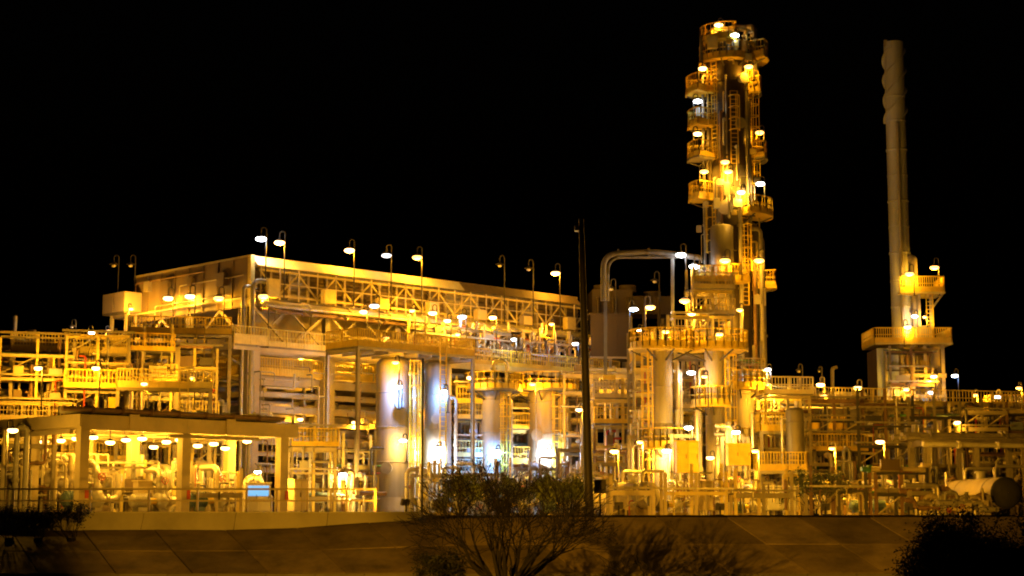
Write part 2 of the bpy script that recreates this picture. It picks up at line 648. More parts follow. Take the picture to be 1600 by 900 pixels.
for y in (0, 14.0):
    bar('chord', 'ibeam', 'steel', BL, (0.25, y, ZT1 + 0.2), (BU - 0.25, y, ZT1 + 0.2), 0.35, 0.4)
for x in (0, BU):
    bar('chord', 'ibeam', 'steel', BL, (x, -0.2, ZT1 + 0.205), (x, BV + 0.2, ZT1 + 0.205), 0.35, 0.4)
# set-back inner wall behind the truss
for k in range(10):
    x0 = 0.6 + k * 3.0
    put('inner_wall_panel', MB().box(x0 + 0.02, 2.2, 11.12, x0 + 2.96, 2.3, 13.7), 'wall_panel', BL)
put('soffit', MB().box(0.2, 0.2, ZT1 + 0.41, BU - 0.2, BV - 0.2, ZT1 + 0.47), 'steel', BL)
# top storey: long side with louvre bays, left end with smooth wall panels
Z5, Z6 = 14.2, 16.9
NB = 20
bw_ = BU / NB
lv = MB()
lv.box(0.06, 0.16, 0.06, bw_ - 0.06, 0.22, 1.9)
for k in range(6):
    z = 0.16 + k * 0.29
    lv.add([(0.06, 0.0, z), (bw_ - 0.06, 0.0, z), (bw_ - 0.06, 0.13, z + 0.17), (0.06, 0.13, z + 0.17),
            (0.06, 0.0, z + 0.025), (bw_ - 0.06, 0.0, z + 0.025), (bw_ - 0.06, 0.13, z + 0.195), (0.06, 0.13, z + 0.195)],
           [(3, 2, 1, 0), (4, 5, 6, 7), (0, 1, 5, 4), (2, 3, 7, 6)])
lvm = {m: lv.mesh('louvre_panel', m) for m in ('louvre', 'wall_brown', 'steel')}
for i in range(NB):
    x = i * bw_
    link('louvre_panel', lvm[rnd.choice(['louvre', 'louvre', 'wall_brown', 'steel'])], BL, (x, 0.02, Z5))
    link('louvre_panel', lvm['louvre'], BL, (x, BV - 0.3, Z5))
    bar('mullion', 'box', 'cream', BL, (x if i else 0.1, 0.03, Z5), (x if i else 0.1, 0.03, Z5 + 2.0), 0.17)
for i in range(8):
    y0 = 0.25 + i * (BV - 0.25) / 8
    y1 = y0 + (BV - 0.25) / 8
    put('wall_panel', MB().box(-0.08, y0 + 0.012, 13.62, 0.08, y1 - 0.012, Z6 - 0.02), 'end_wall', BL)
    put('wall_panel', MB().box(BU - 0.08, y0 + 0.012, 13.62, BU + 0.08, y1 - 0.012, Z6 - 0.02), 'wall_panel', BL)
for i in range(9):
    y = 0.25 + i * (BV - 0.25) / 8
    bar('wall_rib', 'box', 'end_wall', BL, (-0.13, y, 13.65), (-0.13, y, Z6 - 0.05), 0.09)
for k, (y0, y1, z, r_) in enumerate(((0.5, 13.5, 14.2, 0.07), (2.0, 11.0, 14.55, 0.05), (0.5, 8.0, 15.7, 0.04), (5.0, 13.6, 16.4, 0.05))):
    pipe(BL, [(-0.28, y0, z), (-0.28, y1, z), (-0.28, y1, z - 0.7)], r_, rnd.choice(['pipe_rust', 'pipe_grey', 'cream']), br=0.15, n=6, name='conduit')
for (y, z, w, h) in ((2.6, 15.2, 0.8, 0.9), (6.4, 15.6, 0.5, 0.5), (9.3, 14.9, 1.0, 1.3), (11.8, 15.7, 0.6, 0.7)):
    put('wall_box', MB().box(-0.4, y, z, -0.09, y + w, z + h), rnd.choice(['steel', 'wall_brown', 'end_wall']), BL)
put('corner_post', MB().box(-0.16, -0.16, 13.6, 0.16, 0.2, Z6 + 0.1), 'yellow_pale', BL)
put('ledge', MB().box(0.2, -0.55, Z5 - 0.2, BU, 0.1, Z5 - 0.03), 'steel', BL)
put('ledge', MB().box(0.2, -0.3, Z5 + 2.01, BU, 0.1, Z5 + 2.10), 'steel', BL)
for i in range(10):
    x0, x1 = 0.22 + i * 3.06, 0.22 + (i + 1) * 3.06 - 0.03
    # sloping eaves panels; right ones coloured darker to paint in the fading lamplight
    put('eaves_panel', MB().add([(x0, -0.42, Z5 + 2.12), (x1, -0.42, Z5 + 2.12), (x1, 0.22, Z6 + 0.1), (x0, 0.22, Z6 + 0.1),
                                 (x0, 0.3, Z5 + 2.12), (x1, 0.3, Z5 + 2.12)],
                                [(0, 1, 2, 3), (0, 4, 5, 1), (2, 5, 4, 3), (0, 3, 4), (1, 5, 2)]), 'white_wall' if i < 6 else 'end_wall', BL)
put('roof', MB().box(-0.12, 0.25, Z6 - 0.0, BU + 0.1, BV + 0.1, Z6 + 0.12), 'steel', BL)
for i in range(NB):      # golden lattice girder in front of the louvre bays
    x0, x1 = i * bw_ + 0.25, (i + 1) * bw_ + 0.25
    za, zb_ = Z5 + 0.25, Z5 + 1.75
    bar('lattice_bar', 'box', 'yellow_pale', BL, (x0, -0.62, za if i % 2 else zb_), (x1, -0.62, zb_ if i % 2 else za), 0.09)
    bar('lattice_bar', 'box', 'cream', BL, (x0, -0.72, Z5 - 0.1), (x0, -0.72, Z5 + 2.0), 0.07)
    if i % 3 == 0:
        put('duct_box', MB().box(x0 + 0.2, -1.3, Z5 - 0.02, x0 + 1.1, -0.8, Z5 + rnd.uniform(0.5, 1.2)), rnd.choice(['yellow_pale', 'steel', 'wall_panel']), BL)
bar('lattice_chord', 'box', 'yellow_pale', BL, (0.2, -0.66, Z5 + 1.8), (BU, -0.66, Z5 + 1.8), 0.12)
bar('lattice_chord', 'box', 'yellow_pale', BL, (0.2, -0.66, Z5 + 0.2), (BU, -0.66, Z5 + 0.2), 0.12)
bar('lattice_chord', 'box', 'cream', BL, (0.2, -0.95, Z5 + 0.95), (BU, -0.95, Z5 + 0.95), 0.06)
# ducts along the ledge
for k, (yy, zz, r_, m) in enumerate(((-0.75, Z5 - 0.35, 0.16, 'pipe_alu'), (-1.15, Z5 - 0.5, 0.2, 'pipe_grey'), (-0.8, Z5 - 0.85, 0.13, 'pipe_rust'), (-1.5, Z5 - 0.62, 0.11, 'pipe_alu'))):
    pipe(BL, [(0.2, yy, zz), (BU + 0.5, yy, zz)], r_, m, flanges=[(0, q / 9) for q in range(1, 9)])
for k in range(11):
    x = 0.8 + k * 2.95
    bar('bracket', 'box', 'steel', BL, (x, -0.2, ZT1 + 0.1), (x, -1.75, ZT1 - 0.55), 0.12)
# open front gallery at deck level in front of the truss (left half) and left end gallery
put('gallery_deck', MB().box(0.4, -1.5, 10.78, 12.0, -0.46, 10.92), 'grating', BL)
put('gallery_railing', MB().rail([(0.4, -1.5, 10.92), (12.0, -1.5, 10.92)], 1.1, 0.24, 0.35), 'yellow_pale', BL)
put('gallery_deck', MB().box(-2.3, -1.5, 10.78, -0.46, 14.5, 10.92), 'grating', BL)
put('gallery_railing', MB().rail([(0.3, -1.5, 10.92), (-2.3, -1.5, 10.92), (-2.3, 14.5, 10.92), (-0.5, 14.5, 10.92)], 1.15, 0.2, 0.6), 'yellow_pale', BL)
put('gallery_fascia', MB().box(-2.36, -1.56, 10.55, -2.3, 14.5, 10.9), 'cream', BL)
put('gallery_fascia', MB().box(-2.30, -1.56, 10.55, 12.0, -1.50, 10.78), 'cream', BL)
put('gallery_deck', MB().box(-2.0, 0.5, 8.6, -0.46, 13.5, 8.72), 'grating', BL)
for k in range(6):
    y = 0.0 + k * 2.7
    bar('bracket', 'box', 'steel', BL, (-0.3, y, 9.6), (-2.2, y, 10.4), 0.14)
# pipes on the floors, seen through the openings
for z, n in ((9.1, 5), (7.2, 7), (5.2, 6), (3.2, 5)):
    for k in range(n):
        y = 1.2 + k * (11.5 / n) + rnd.uniform(-0.3, 0.3)
        r_ = rnd.choice([0.12, 0.16, 0.22, 0.3])
        pipe(BL, [(0.0 + rnd.uniform(-1.5, 1), y, z + r_ + 0.1), (BU - rnd.uniform(0, 3), y, z + r_ + 0.1)], r_, rnd.choice(['pipe_alu', 'pipe_grey', 'pipe_rust', 'pipe_alu']),
             flanges=[(0, rnd.uniform(0.05, 0.95)) for _ in range(4)])
for k in range(16):     # risers
    x, y = rnd.uniform(0.8, BU - 1), rnd.choice([-0.6, 0.7, 1.6, 6.3, 7.8])
    r_ = rnd.choice([0.09, 0.13, 0.18])
    zt = rnd.choice([8.8, 10.6, 7.0])
    dx = rnd.uniform(-2.5, 2.5)
    pipe(BL, [(x, y, 0), (x, y, zt), (x + dx, y, zt), (x + dx, y, zt + 1.2)], r_, rnd.choice(['pipe_alu', 'pipe_grey', 'pipe_rust']), flanges=[(0, 0.2), (0, 0.7)])
# corner down-pipe with bend
pipe(BL, [(-0.5, -0.9, 0), (-0.5, -0.9, 15.2), (0.9, -0.9, 15.2)], 0.17, 'pipe_grey', br=0.7, flanges=[(0, 0.3), (0, 0.6)])
pipe(BL, [(-1.1, -0.7, 0), (-1.1, -0.7, 14.8), (-0.1, -0.7, 14.8)], 0.12, 'pipe_alu', br=0.6)
for k in range(70):     # thin conduits and short cross pipes on the open face
    x, y = rnd.uniform(-0.5, 14), rnd.uniform(-1.3, -0.55)
    z = rnd.uniform(1.0, 10.0)
    r_ = rnd.choice([0.035, 0.05, 0.07])
    m = rnd.choice(['pipe_alu', 'pipe_grey', 'cream', 'pipe_rust'])
    if k % 2:
        L = rnd.uniform(1.0, 4.0)
        pipe(BL, [(x, y, z), (x + L, y, z), (x + L, y, z + rnd.choice([-1, 1]) * rnd.uniform(0.3, 1.0))], r_, m, br=0.15, n=6, name='conduit')
    else:
        pipe(BL, [(x, y, max(0.0, z - rnd.uniform(1, 5))), (x, y, z), (x, y + 0.9, z)], r_, m, br=0.15, n=6, name='conduit')
# solid orange-lit wall panels low on the long side
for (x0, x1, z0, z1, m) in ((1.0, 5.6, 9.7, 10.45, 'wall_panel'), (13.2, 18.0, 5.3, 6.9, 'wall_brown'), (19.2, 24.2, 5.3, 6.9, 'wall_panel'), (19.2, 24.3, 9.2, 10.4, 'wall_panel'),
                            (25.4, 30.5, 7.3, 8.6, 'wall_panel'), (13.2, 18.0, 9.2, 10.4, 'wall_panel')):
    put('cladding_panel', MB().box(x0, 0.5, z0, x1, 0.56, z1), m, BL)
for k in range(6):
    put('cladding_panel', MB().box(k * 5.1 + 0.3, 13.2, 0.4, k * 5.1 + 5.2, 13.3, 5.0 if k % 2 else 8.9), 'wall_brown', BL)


def bl(u, v, z=0.0):
    return C0 + Vector((u * math.cos(A) - v * math.sin(A), u * math.sin(A) + v * math.cos(A), z))


# exchangers on the floors of the building
def exchanger(loc, L, R, label, rz=A, m='clad', cat='heat exchanger'):
    t = thing('heat_exchanger', label, cat, loc, rz, 'shell and tube heat exchangers')
    zc = R + 0.45
    put('shell', MB().lathe([(0.02, -L / 2 - 0.32), (R * 0.6, -L / 2 - 0.26), (R * 0.92, -L / 2 - 0.1), (R, -L / 2), (R, L / 2), (R * 0.92, L / 2 + 0.1), (R * 0.6, L / 2 + 0.26), (0.02, L / 2 + 0.32)], 20, (0, 0, zc), 'x'), m, t)
    for q in (-1, 1):
        put('flange', MB().disc((q * L * 0.42, 0, zc), (1, 0, 0), R * 1.16, 0.12, 20), 'machine', t)
        put('saddle', MB().box(q * L * 0.28 - 0.12, -R * 0.8, 0, q * L * 0.28 + 0.12, R * 0.8, zc - R * 0.7), 'steel', t)
        put('nozzle', MB().tube((q * L * 0.25, 0, zc + R * 0.9), (q * L * 0.25, 0, zc + R + 0.35), R * 0.28, 10).disc((q * L * 0.25, 0, zc + R + 0.35), (0, 0, 1), R * 0.42, 0.08, 12), 'machine', t)
    return t


exchanger(bl(9.3, 2.2, 5.28), 4.2, 0.55, 'grey exchanger drum on the middle floor right of the tall column', A)
exchanger(bl(3.2, 2.2, 5.28), 4.0, 0.6, 'grey exchanger drum on the middle floor nearest the building corner', A)
exchanger(bl(9.3, 2.0, 9.18), 4.4, 0.5, 'pale exchanger drum behind the bright yellow railing band', A)
exchanger(bl(15.5, 1.8, 9.18), 4.2, 0.5, 'exchanger drum on the upper floor behind the leftmost vessels', A, 'pipe_grey')
exchanger(bl(22.0, 2.0, 0.35), 4.0, 0.7, 'exchanger drum at ground level under the right bays of the building', A)

# ------------------------------------------------------------------ service platform in front of the long side
SPo = bl(11.6, -4.6)
SP = thing('service_platform', 'long yellow railed service platform in front of the process building', 'platform', SPo, A)
SL, SD, SZ = 19.0, 4.0, 10.45
for x in (0.3, 4.8, 9.4, 14.0, 18.6):
    bar('leg', 'ibeam', 'steel', SP, (x, 0.3, 0), (x, 0.3, SZ - 0.36), 0.3)
    bar('beam', 'ibeam', 'steel', SP, (x, 0.1, SZ - 0.18), (x, SD - 0.1, SZ - 0.18), 0.25, 0.34)
for k in range(5):
    put('deck', MB().box(k * 3.8 + 0.01, 0, SZ, k * 3.8 + 3.79, SD, SZ + 0.08), 'grating', SP)
    put('edge_plate', MB().box(k * 3.8 + 0.01, -0.05, SZ - 0.36, k * 3.8 + 3.79, -0.003, SZ + 0.1), 'yellow_pale', SP)
    put('railing', MB().rail([(k * 3.8 + 0.03, 0.02, SZ + 0.08), (k * 3.8 + 3.77, 0.02, SZ + 0.08)], 1.1, 0.22, 0.3), 'yellow', SP)
put('railing', MB().rail([(0.03, 0.1, SZ + 0.08), (0.03, SD, SZ + 0.08)], 1.1, 0.22, 0.3), 'yellow', SP)
put('railing', MB().rail([(SL - 0.03, 0.1, SZ + 0.08), (SL - 0.03, SD, SZ + 0.08)], 1.1, 0.22, 0.3), 'yellow', SP)
for k in range(34):      # pipe hoops standing on the platform
    x = 0.6 + k * 0.52 + rnd.uniform(-0.2, 0.2)
    y = rnd.uniform(0.8, 3.3)
    h = rnd.uniform(1.2, 2.9)
    w = rnd.uniform(0.5, 1.5)
    r_ = rnd.choice([0.07, 0.1, 0.14])
    m = rnd.choice(['pipe_alu', 'pipe_alu', 'pipe_grey', 'cream'])
    pipe(SP, [(x, y, SZ + 0.08), (x, y, SZ + h), (x + w, y, SZ + h), (x + w, y, SZ + (0.08 if k % 2 else h + 0.8))], r_, m, br=0.35, flanges=[(0, 0.4), (1, 0.5)])
    if k % 3 == 0:
        valve(SP, (x, y, SZ + h * 0.7), (0, 0, 1), 0.2)
for (x, w, h) in ((2.2, 1.2, 1.5), (5.6, 1.5, 1.2), (9.0, 1.0, 1.7), (12.6, 1.7, 1.4), (16.4, 1.3, 1.6)):
    put('instrument_box', MB().box(x, 2.6, SZ + 0.085, x + w, 3.2, SZ + h), rnd.choice(['cream', 'machine', 'yellow_pale']), SP)
for k in range(4):
    pipe(SP, [(0.2, 0.5 + k * 0.45, SZ - 0.75 - 0.02 * k), (SL, 0.5 + k * 0.45, SZ - 0.75 - 0.02 * k)], 0.12 + 0.03 * (k % 2), rnd.choice(['pipe_alu', 'pipe_grey']), flanges=[(0, 0.2), (0, 0.55), (0, 0.8)])
put('lower_deck', MB().box(4.0, -0.2, 7.55, SL, 2.6, 7.63), 'grating', SP)
put('lower_railing', MB().rail([(4.0, -0.2, 7.63), (SL, -0.2, 7.63)], 1.05, 0.24, 0.3), 'yellow', SP)

# ------------------------------------------------------------------ canopy hall, front left
K0 = gnd(122, 86)
CN = thing('canopy', 'open front canopy with pale posts and flat roof at the left', 'canopy', K0, A)
CL, CD, CZ = 13.4, 15.0, 5.0
PX = [0.25, 6.2, 12.5]
for ix, x in enumerate(PX + [13.1]):
    for y in (0.25, 5.2, 10.0, 14.7):
        if x > 13 or (x > 12.4 and y > 1 and x > 12.6):
            continue
        bar('post', 'box', 'cream', CN, (x, y, 0.0), (x, y, CZ - 0.75), 0.50)
        put('post_foot', MB().box(x - 0.36, y - 0.36, 0, x + 0.36, y + 0.36, 0.12), 'concrete', CN)
for x0, x1 in zip([0, 6.2, 12.5], [6.19, 12.49, CL]):
    put('fascia', MB().box(x0, -0.02, CZ - 0.74, x1, 0.5, CZ), 'cream', CN)
    put('roof_sheet', MB().box(x0, 0.51, CZ - 0.06, x1, CD, CZ + 0.05), 'steel', CN)
for y in (5.2, 10.0, 14.7):
    bar('beam', 'ibeam', 'cream', CN, (0.3, y, CZ - 0.4), (CL, y, CZ - 0.4), 0.4, 0.66)
for x in (0.25, 6.2, 12.5):
    bar('beam', 'ibeam', 'cream', CN, (x, 0.52, CZ - 0.42), (x, 4.99, CZ - 0.42), 0.4, 0.6)
    bar('beam', 'ibeam', 'cream', CN, (x, 5.41, CZ - 0.42), (x, 9.79, CZ - 0.42), 0.4, 0.6)
    bar('beam', 'ibeam', 'cream', CN, (x, 10.21, CZ - 0.42), (x, 14.49, CZ - 0.42), 0.4, 0.6)
for k in range(1, 12):
    bar('purlin', 'box', 'steel', CN, (k * 1.15, 0.6, CZ - 0.12), (k * 1.15, 14.9, CZ - 0.12), 0.1, 0.1)
for k in range(5):
    pipe(CN, [(-0.8 + 0.2 * k, 0.5 + 0.42 * k, CZ + 0.28), (CL - 0.6, 0.5 + 0.42 * k, CZ + 0.28)], 0.12 + 0.04 * (k % 3), ('pipe_rust', 'pipe_grey', 'pipe_grey', 'pipe_rust', 'pipe_alu')[k], flanges=[(0, q / 8) for q in range(1, 8)])
for x in (3.0, 8.9):
    put('splice_plate', MB().box(x - 0.28, -0.09, CZ - 0.72, x + 0.28, -0.024, CZ + 0.1), 'cream', CN)
put('side_fascia', MB().box(-0.08, 0.0, CZ - 0.6, -0.004, CD, CZ + 0.02), 'cream', CN)
put('gutter', MB().box(5.0, -0.28, CZ - 1.0, 10.6, -0.06, CZ - 0.82), 'steel', CN)
put('gutter', MB().box(-0.4, 0.4, CZ - 0.95, -0.2, 9.0, CZ - 0.75), 'steel', CN)
for k, (x, y) in enumerate(((0.25, -0.01), (6.2, -0.01), (12.5, -0.01))):
    put('warning_plate', MB().box(x + 0.08, -0.04, 0.85, x + 0.28, -0.003, 1.35), 'sign_red', CN)


def cn(u, v, z=0.0):
    return K0 + Vector((u * math.cos(A) - v * math.sin(A), u * math.sin(A) + v * math.cos(A), z))

# ------------------------------------------------------------------ rotating machines and small plant


def pump(loc, label, rz=A, s=1.0, m='machine', mm='machine_blue'):
    t = thing('pump_set', label, 'pump', loc, rz, 'pump sets on the plant floor')
    put('base_frame', MB().box(-1.2 * s, -0.4 * s, 0, 1.2 * s, 0.4 * s, 0.22 * s), 'concrete', t)
    mo = MB().lathe([(0.02, -1.1 * s), (0.26 * s, -1.1 * s), (0.34 * s, -1.0 * s), (0.34 * s, -0.15 * s), (0.2 * s, -0.1 * s), (0.02, -0.1 * s)], 14, (0, 0, 0.72 * s), 'x')
    for k in range(8):
        mo.disc((-0.95 * s + k * 0.1 * s, 0, 0.72 * s), (1, 0, 0), 0.39 * s, 0.03 * s, 14)
    mo.box(-0.85 * s, -0.28 * s, 0.22 * s, -0.3 * s, 0.28 * s, 0.42 * s)
    put('motor', mo, mm, t)
    put('coupling_guard', MB().tube((-0.1 * s, 0, 0.72 * s), (0.3 * s, 0, 0.72 * s), 0.17 * s, 10), 'yellow', t)
    ca = MB().lathe([(0.02, 0.3 * s), (0.3 * s, 0.32 * s), (0.45 * s, 0.42 * s), (0.45 * s, 0.72 * s), (0.3 * s, 0.84 * s), (0.02, 0.86 * s)], 16, (0, 0, 0.72 * s), 'x')
    ca.box(0.4 * s, -0.25 * s, 0.22 * s, 0.75 * s, 0.25 * s, 0.42 * s)
    put('casing', ca, m, t)
    pipe(t, [(0.57 * s, 0, 1.1 * s), (0.57 * s, 0, 2.3 * s), (0.57 * s, 1.4 * s, 2.3 * s)], 0.15 * s, 'pipe_alu', flanges=[(0, 0.12), (0, 0.6)])
    pipe(t, [(0.86 * s, 0, 0.72 * s), (1.7 * s, 0, 0.72 * s), (1.7 * s, 0, 1.9 * s)], 0.17 * s, 'pipe_alu', flanges=[(0, 0.3)])
    valve(t, (0.57 * s, 0, 1.75 * s), (0, 0, 1), 0.22 * s)
    return t


def manifold(loc, W, D, H, n, label, rz=A, seed=1, mats=('pipe_alu', 'pipe_alu', 'pipe_grey', 'cream'), rmin=0.06, rmax=0.17, cat='pipework', rack=True):
    """a stand of pipes: risers, cross-overs, hoops, valves and a goal-post support"""
    r = random.Random(seed)
    t = thing('pipe_manifold', label, cat, loc, rz, 'pipe manifolds')
    if rack:
        for x in (0.1, W - 0.1):
            bar('support_post', 'ibeam', 'steel', t, (x, D / 2, 0), (x, D / 2, H * 0.8), 0.2)
        bar('support_beam', 'ibeam', 'steel', t, (0.21, D / 2, H * 0.8 - 0.12), (W - 0.21, D / 2, H * 0.8 - 0.12), 0.2, 0.22)
    n = int(n * 1.6)
    for k in range(n):
        x0, y0 = r.uniform(0.1, W - 0.1), r.uniform(0, D)
        z1 = r.uniform(H * 0.3, H)
        x1 = min(W, max(0, x0 + r.uniform(-W * 0.5, W * 0.5)))
        if abs(x1 - x0) < 0.4:
            x1 = x0 + 0.5
        rr = r.uniform(rmin, rmax)
        kind = r.random()
        m = r.choice(mats)
        if kind < 0.4:
            pts = [(x0, y0, 0), (x0, y0, z1), (x1, y0, z1), (x1, y0, 0)]
        elif kind < 0.7:
            z2 = r.uniform(z1, H)
            pts = [(x0, y0, 0), (x0, y0, z1 * 0.7), (x1, y0, z1 * 0.7), (x1, y0, z2 + 0.3)]
        elif kind < 0.85:
            pts = [(x0, y0, 0), (x0, y0, z1), (x0, y0 + D * 0.8, z1), (x1, y0 + D * 0.8, z1), (x1, y0 + D * 0.8, 0)]
        else:
            pts = [(-0.3, y0, z1), (x0, y0, z1), (x0, y0, z1 * 0.5), (W + 0.3, y0, z1 * 0.5)]
        pipe(t, pts, rr, m, br=rr * 2.5, flanges=[(0, r.uniform(0.3, 0.7)), (1, 0.5)], n=8)
        if r.random() < 0.5:
            a, c = Vector(pts[0]), Vector(pts[1])
            put('junction_box', MB().cbox((x0 + 0.2, y0 - 0.15, z1 * r.uniform(0.3, 0.8)), r.uniform(0.2, 0.4), 0.15, r.uniform(0.25, 0.5)), r.choice(['machine', 'cream', 'yellow_pale']), t)
            valve(t, a.lerp(c, r.uniform(0.3, 0.8)), c - a, max(0.12, rr * 1.3), 'machine', r.choice(['valve_red', 'machine', 'yellow']), (0, -1, 0))
    return t


def cabinet(loc, w, dp, h, label, m='machine', rz=0.0, legs=0.3, screen=None, name='control_cabinet'):
    t = thing(name, label, 'cabinet', loc, rz)
    put('cabinet_body', MB().box(-w / 2, -dp / 2, legs, w / 2, dp / 2, legs + h), m, t)
    put('hood', MB().box(-w / 2 - 0.06, -dp / 2 - 0.1, legs + h + 0.003, w / 2 + 0.06, dp / 2 + 0.06, legs + h + 0.06), m, t)
    for q in ((-1, 1) if w > 0.9 else (0,)):
        dw = w / 2 - 0.05 if q else w - 0.08
        cx = q * w / 4
        dr = put('door', MB().box(cx - dw / 2, -dp / 2 - 0.03, legs + 0.06, cx + dw / 2, -dp / 2 - 0.003, legs + h - 0.06), m, t)
        put('handle', MB().box(cx + dw * 0.35, -dp / 2 - 0.07, legs + h * 0.45, cx + dw * 0.4, -dp / 2 - 0.032, legs + h * 0.6), 'steel_dark', dr)
    for q in (-1, 1):
        for p in (-1, 1):
            bar('leg', 'box', 'steel', t, (q * (w / 2 - 0.06), p * (dp / 2 - 0.06), 0), (q * (w / 2 - 0.06), p * (dp / 2 - 0.06), legs), 0.08)
    if screen:
        put('lit_window', MB().box(-w / 2 + 0.1, -dp / 2 - 0.05, legs + h * 0.55, w / 2 - 0.1, -dp / 2 - 0.034, legs + h * 0.92), screen, t)
    return t


# under the canopy
pump(cn(2.2, 3.2), 'large pump set under the canopy between the first two posts', A, 1.15)
pump(cn(5.6, 2.4), 'pump set under the canopy beside the middle front post', A, 1.05, 'machine', 'machine')
pump(cn(9.3, 2.6), 'pump set under the canopy left of the third front post', A, 1.15, 'machine', 'machine_blue')
pump(cn(9.0, 7.0), 'pump set deep under the canopy behind the third front post', A, 1.2)
pump(cn(3.6, 7.2), 'pump set deep under the canopy behind the middle front post', A, 1.2, 'machine', 'machine')
pump(cn(0.6, 8.6), 'pump set at the far left under the canopy', A, 1.1)
manifold(cn(1.2, 4.4), 3.6, 1.6, 2.9, 11, 'bright white pipework under the canopy beside its leftmost lamps', A, 11)
manifold(cn(5.9, 4.2), 4.2, 1.8, 2.7, 13, 'bright white pipework under the canopy in the second bay', A, 12)
manifold(cn(6.4, 7.6), 4.6, 2.0, 3.2, 11, 'pale pipework deep under the canopy in the second bay', A, 13)
manifold(cn(0.2, 6.6), 4.4, 2.2, 3.2, 11, 'pale pipework deep under the canopy in the first bay', A, 14)
manifold(cn(10.6, 3.6), 3.2, 1.8, 2.6, 9, 'pale pipework under the canopy in its right end bay', A, 15)
manifold(cn(-0.6, 10.6), 4.0, 2.2, 3.0, 10, 'pipework at the back left corner under the canopy', A, 16)
exchanger(cn(7.6, 5.9, 0.0), 4.6, 0.5, 'white horizontal vessel under the canopy in the second bay', A, 'clad')
exchanger(cn(3.0, 5.4, 0.9), 3.6, 0.45, 'white horizontal vessel raised under the canopy in the first bay', A, 'clad')
t = thing('plinth', 'concrete plinth carrying the raised white vessel under the canopy', 'plinth', cn(3.0, 5.4), A)
put('plinth_block', MB().box(-1.8, -0.5, 0, 1.8, 0.5, 0.88), 'concrete', t)
# raised machine table at the far left
tb = thing('machine_platform', 'raised flat machine platform with pale edge at the left under the canopy', 'platform', gnd(84, 93), A)
for x in (-1.6, 1.6):
    for y in (-1.4, 1.4):
        bar('leg', 'box', 'steel', tb, (x, y, 0), (x, y, 1.94), 0.25)
put('platform_slab', MB().box(-2.2, -1.9, 1.95, 2.2, 1.9, 2.35), 'white_wall', tb)
put('railing', MB().rail([(-2.1, -1.8, 2.36), (2.1, -1.8, 2.36)], 0.9, 0, 0.1), 'cream', tb)
manifold(Vector(gnd(84, 93)) + Vector((-1.6, -0.6, 2.36)), 2.4, 1.0, 0.95, 8, 'small pale pipework on the raised machine platform at the left', A, 17, rmin=0.05, rmax=0.11, rack=False)
cabinet(gnd(403, 97), 1.35, 0.7, 1.55, 'cabinet with a light blue lit window right of the canopy lamps', 'machine', R_(8), 0.25, 'glow_sky', 'operator_cabinet')
cabinet(gnd(222, 92), 0.9, 0.5, 1.5, 'tall pale cabinet among the pumps in the first canopy bay', 'cream', A)
cabinet(gnd(465, 98), 1.0, 0.6, 1.7, 'cream cabinet right of the last canopy post', 'cream', A)

# ------------------------------------------------------------------ pipe racks


def rack(loc, rz, xs, ys, zs, label, per, mats, seed, rail_z=None, cw=0.32, over=1.5, zj=0.0, rails=True):
    t = thing('pipe_rack', label, 'pipe rack', loc, rz, 'steel pipe racks')
    frame(t, xs, ys, zs, cw, 0.26, 0.36)
    r = random.Random(seed)
    x0, x1 = xs[0] - over, xs[-1] + over
    for z, n in zip(zs, per):
        for k in range(n):
            y = ys[0] + 0.25 + (ys[-1] - ys[0] - 0.5) * (k + 0.5) / n
            rr = r.choice([0.08, 0.11, 0.15, 0.2, 0.26])
            rr = min(rr, (ys[-1] - ys[0]) / n * 0.45)
            m = r.choice(mats)
            k_ = r.random()
            if k_ < 0.6:
                pts = [(x0 - r.uniform(-1, 0.5), y, z + rr + 0.005), (x1 + r.uniform(-0.5, 1), y, z + rr + 0.005)]
            elif k_ < 0.8:
                xb = r.uniform(xs[0] + 1, xs[-1] - 1)
                pts = [(x0, y, z + rr + 0.005), (xb, y, z + rr + 0.005), (xb, y, z + rr + r.uniform(0.7, 1.4))]
            else:
                xb = r.uniform(xs[0] + 1, xs[-1] - 1)
                pts = [(x1, y, z + rr + 0.005), (xb, y, z + rr + 0.005), (xb, y - 0.2, max(0.0, z - 2.2))]
            pipe(t, pts, rr, m, flanges=[(0, r.random()) for _ in range(3)])
    for a, c in zip(xs[:-1], xs[1:]):
        if r.random() < 0.6:
            bar('brace', 'box', 'steel', t, (a + cw / 2, ys[0], zs[0] - 0.4), ((a + c) / 2, ys[0], zs[-1] - 0.4), 0.12)
    if rail_z and rails:
        put('walkway', MB().box(xs[0] - 0.8, ys[0] - 1.25, rail_z, xs[-1] + 0.8, ys[0] - 0.2, rail_z + 0.1), 'grating', t)
        for a, c in zip(xs[:-1], xs[1:]):
            put('railing', MB().rail([(a, ys[0] - 1.22, rail_z + 0.1), (c - 0.05, ys[0] - 1.22, rail_z + 0.1)], 1.1, 0.22, 0.35), 'yellow_pale', t)
            bar('bracket', 'box', 'steel', t, (a + 0.2, ys[0] - 0.2, rail_z - 0.7), (a + 0.2, ys[0] - 1.15, rail_z - 0.05), 0.12)
    return t


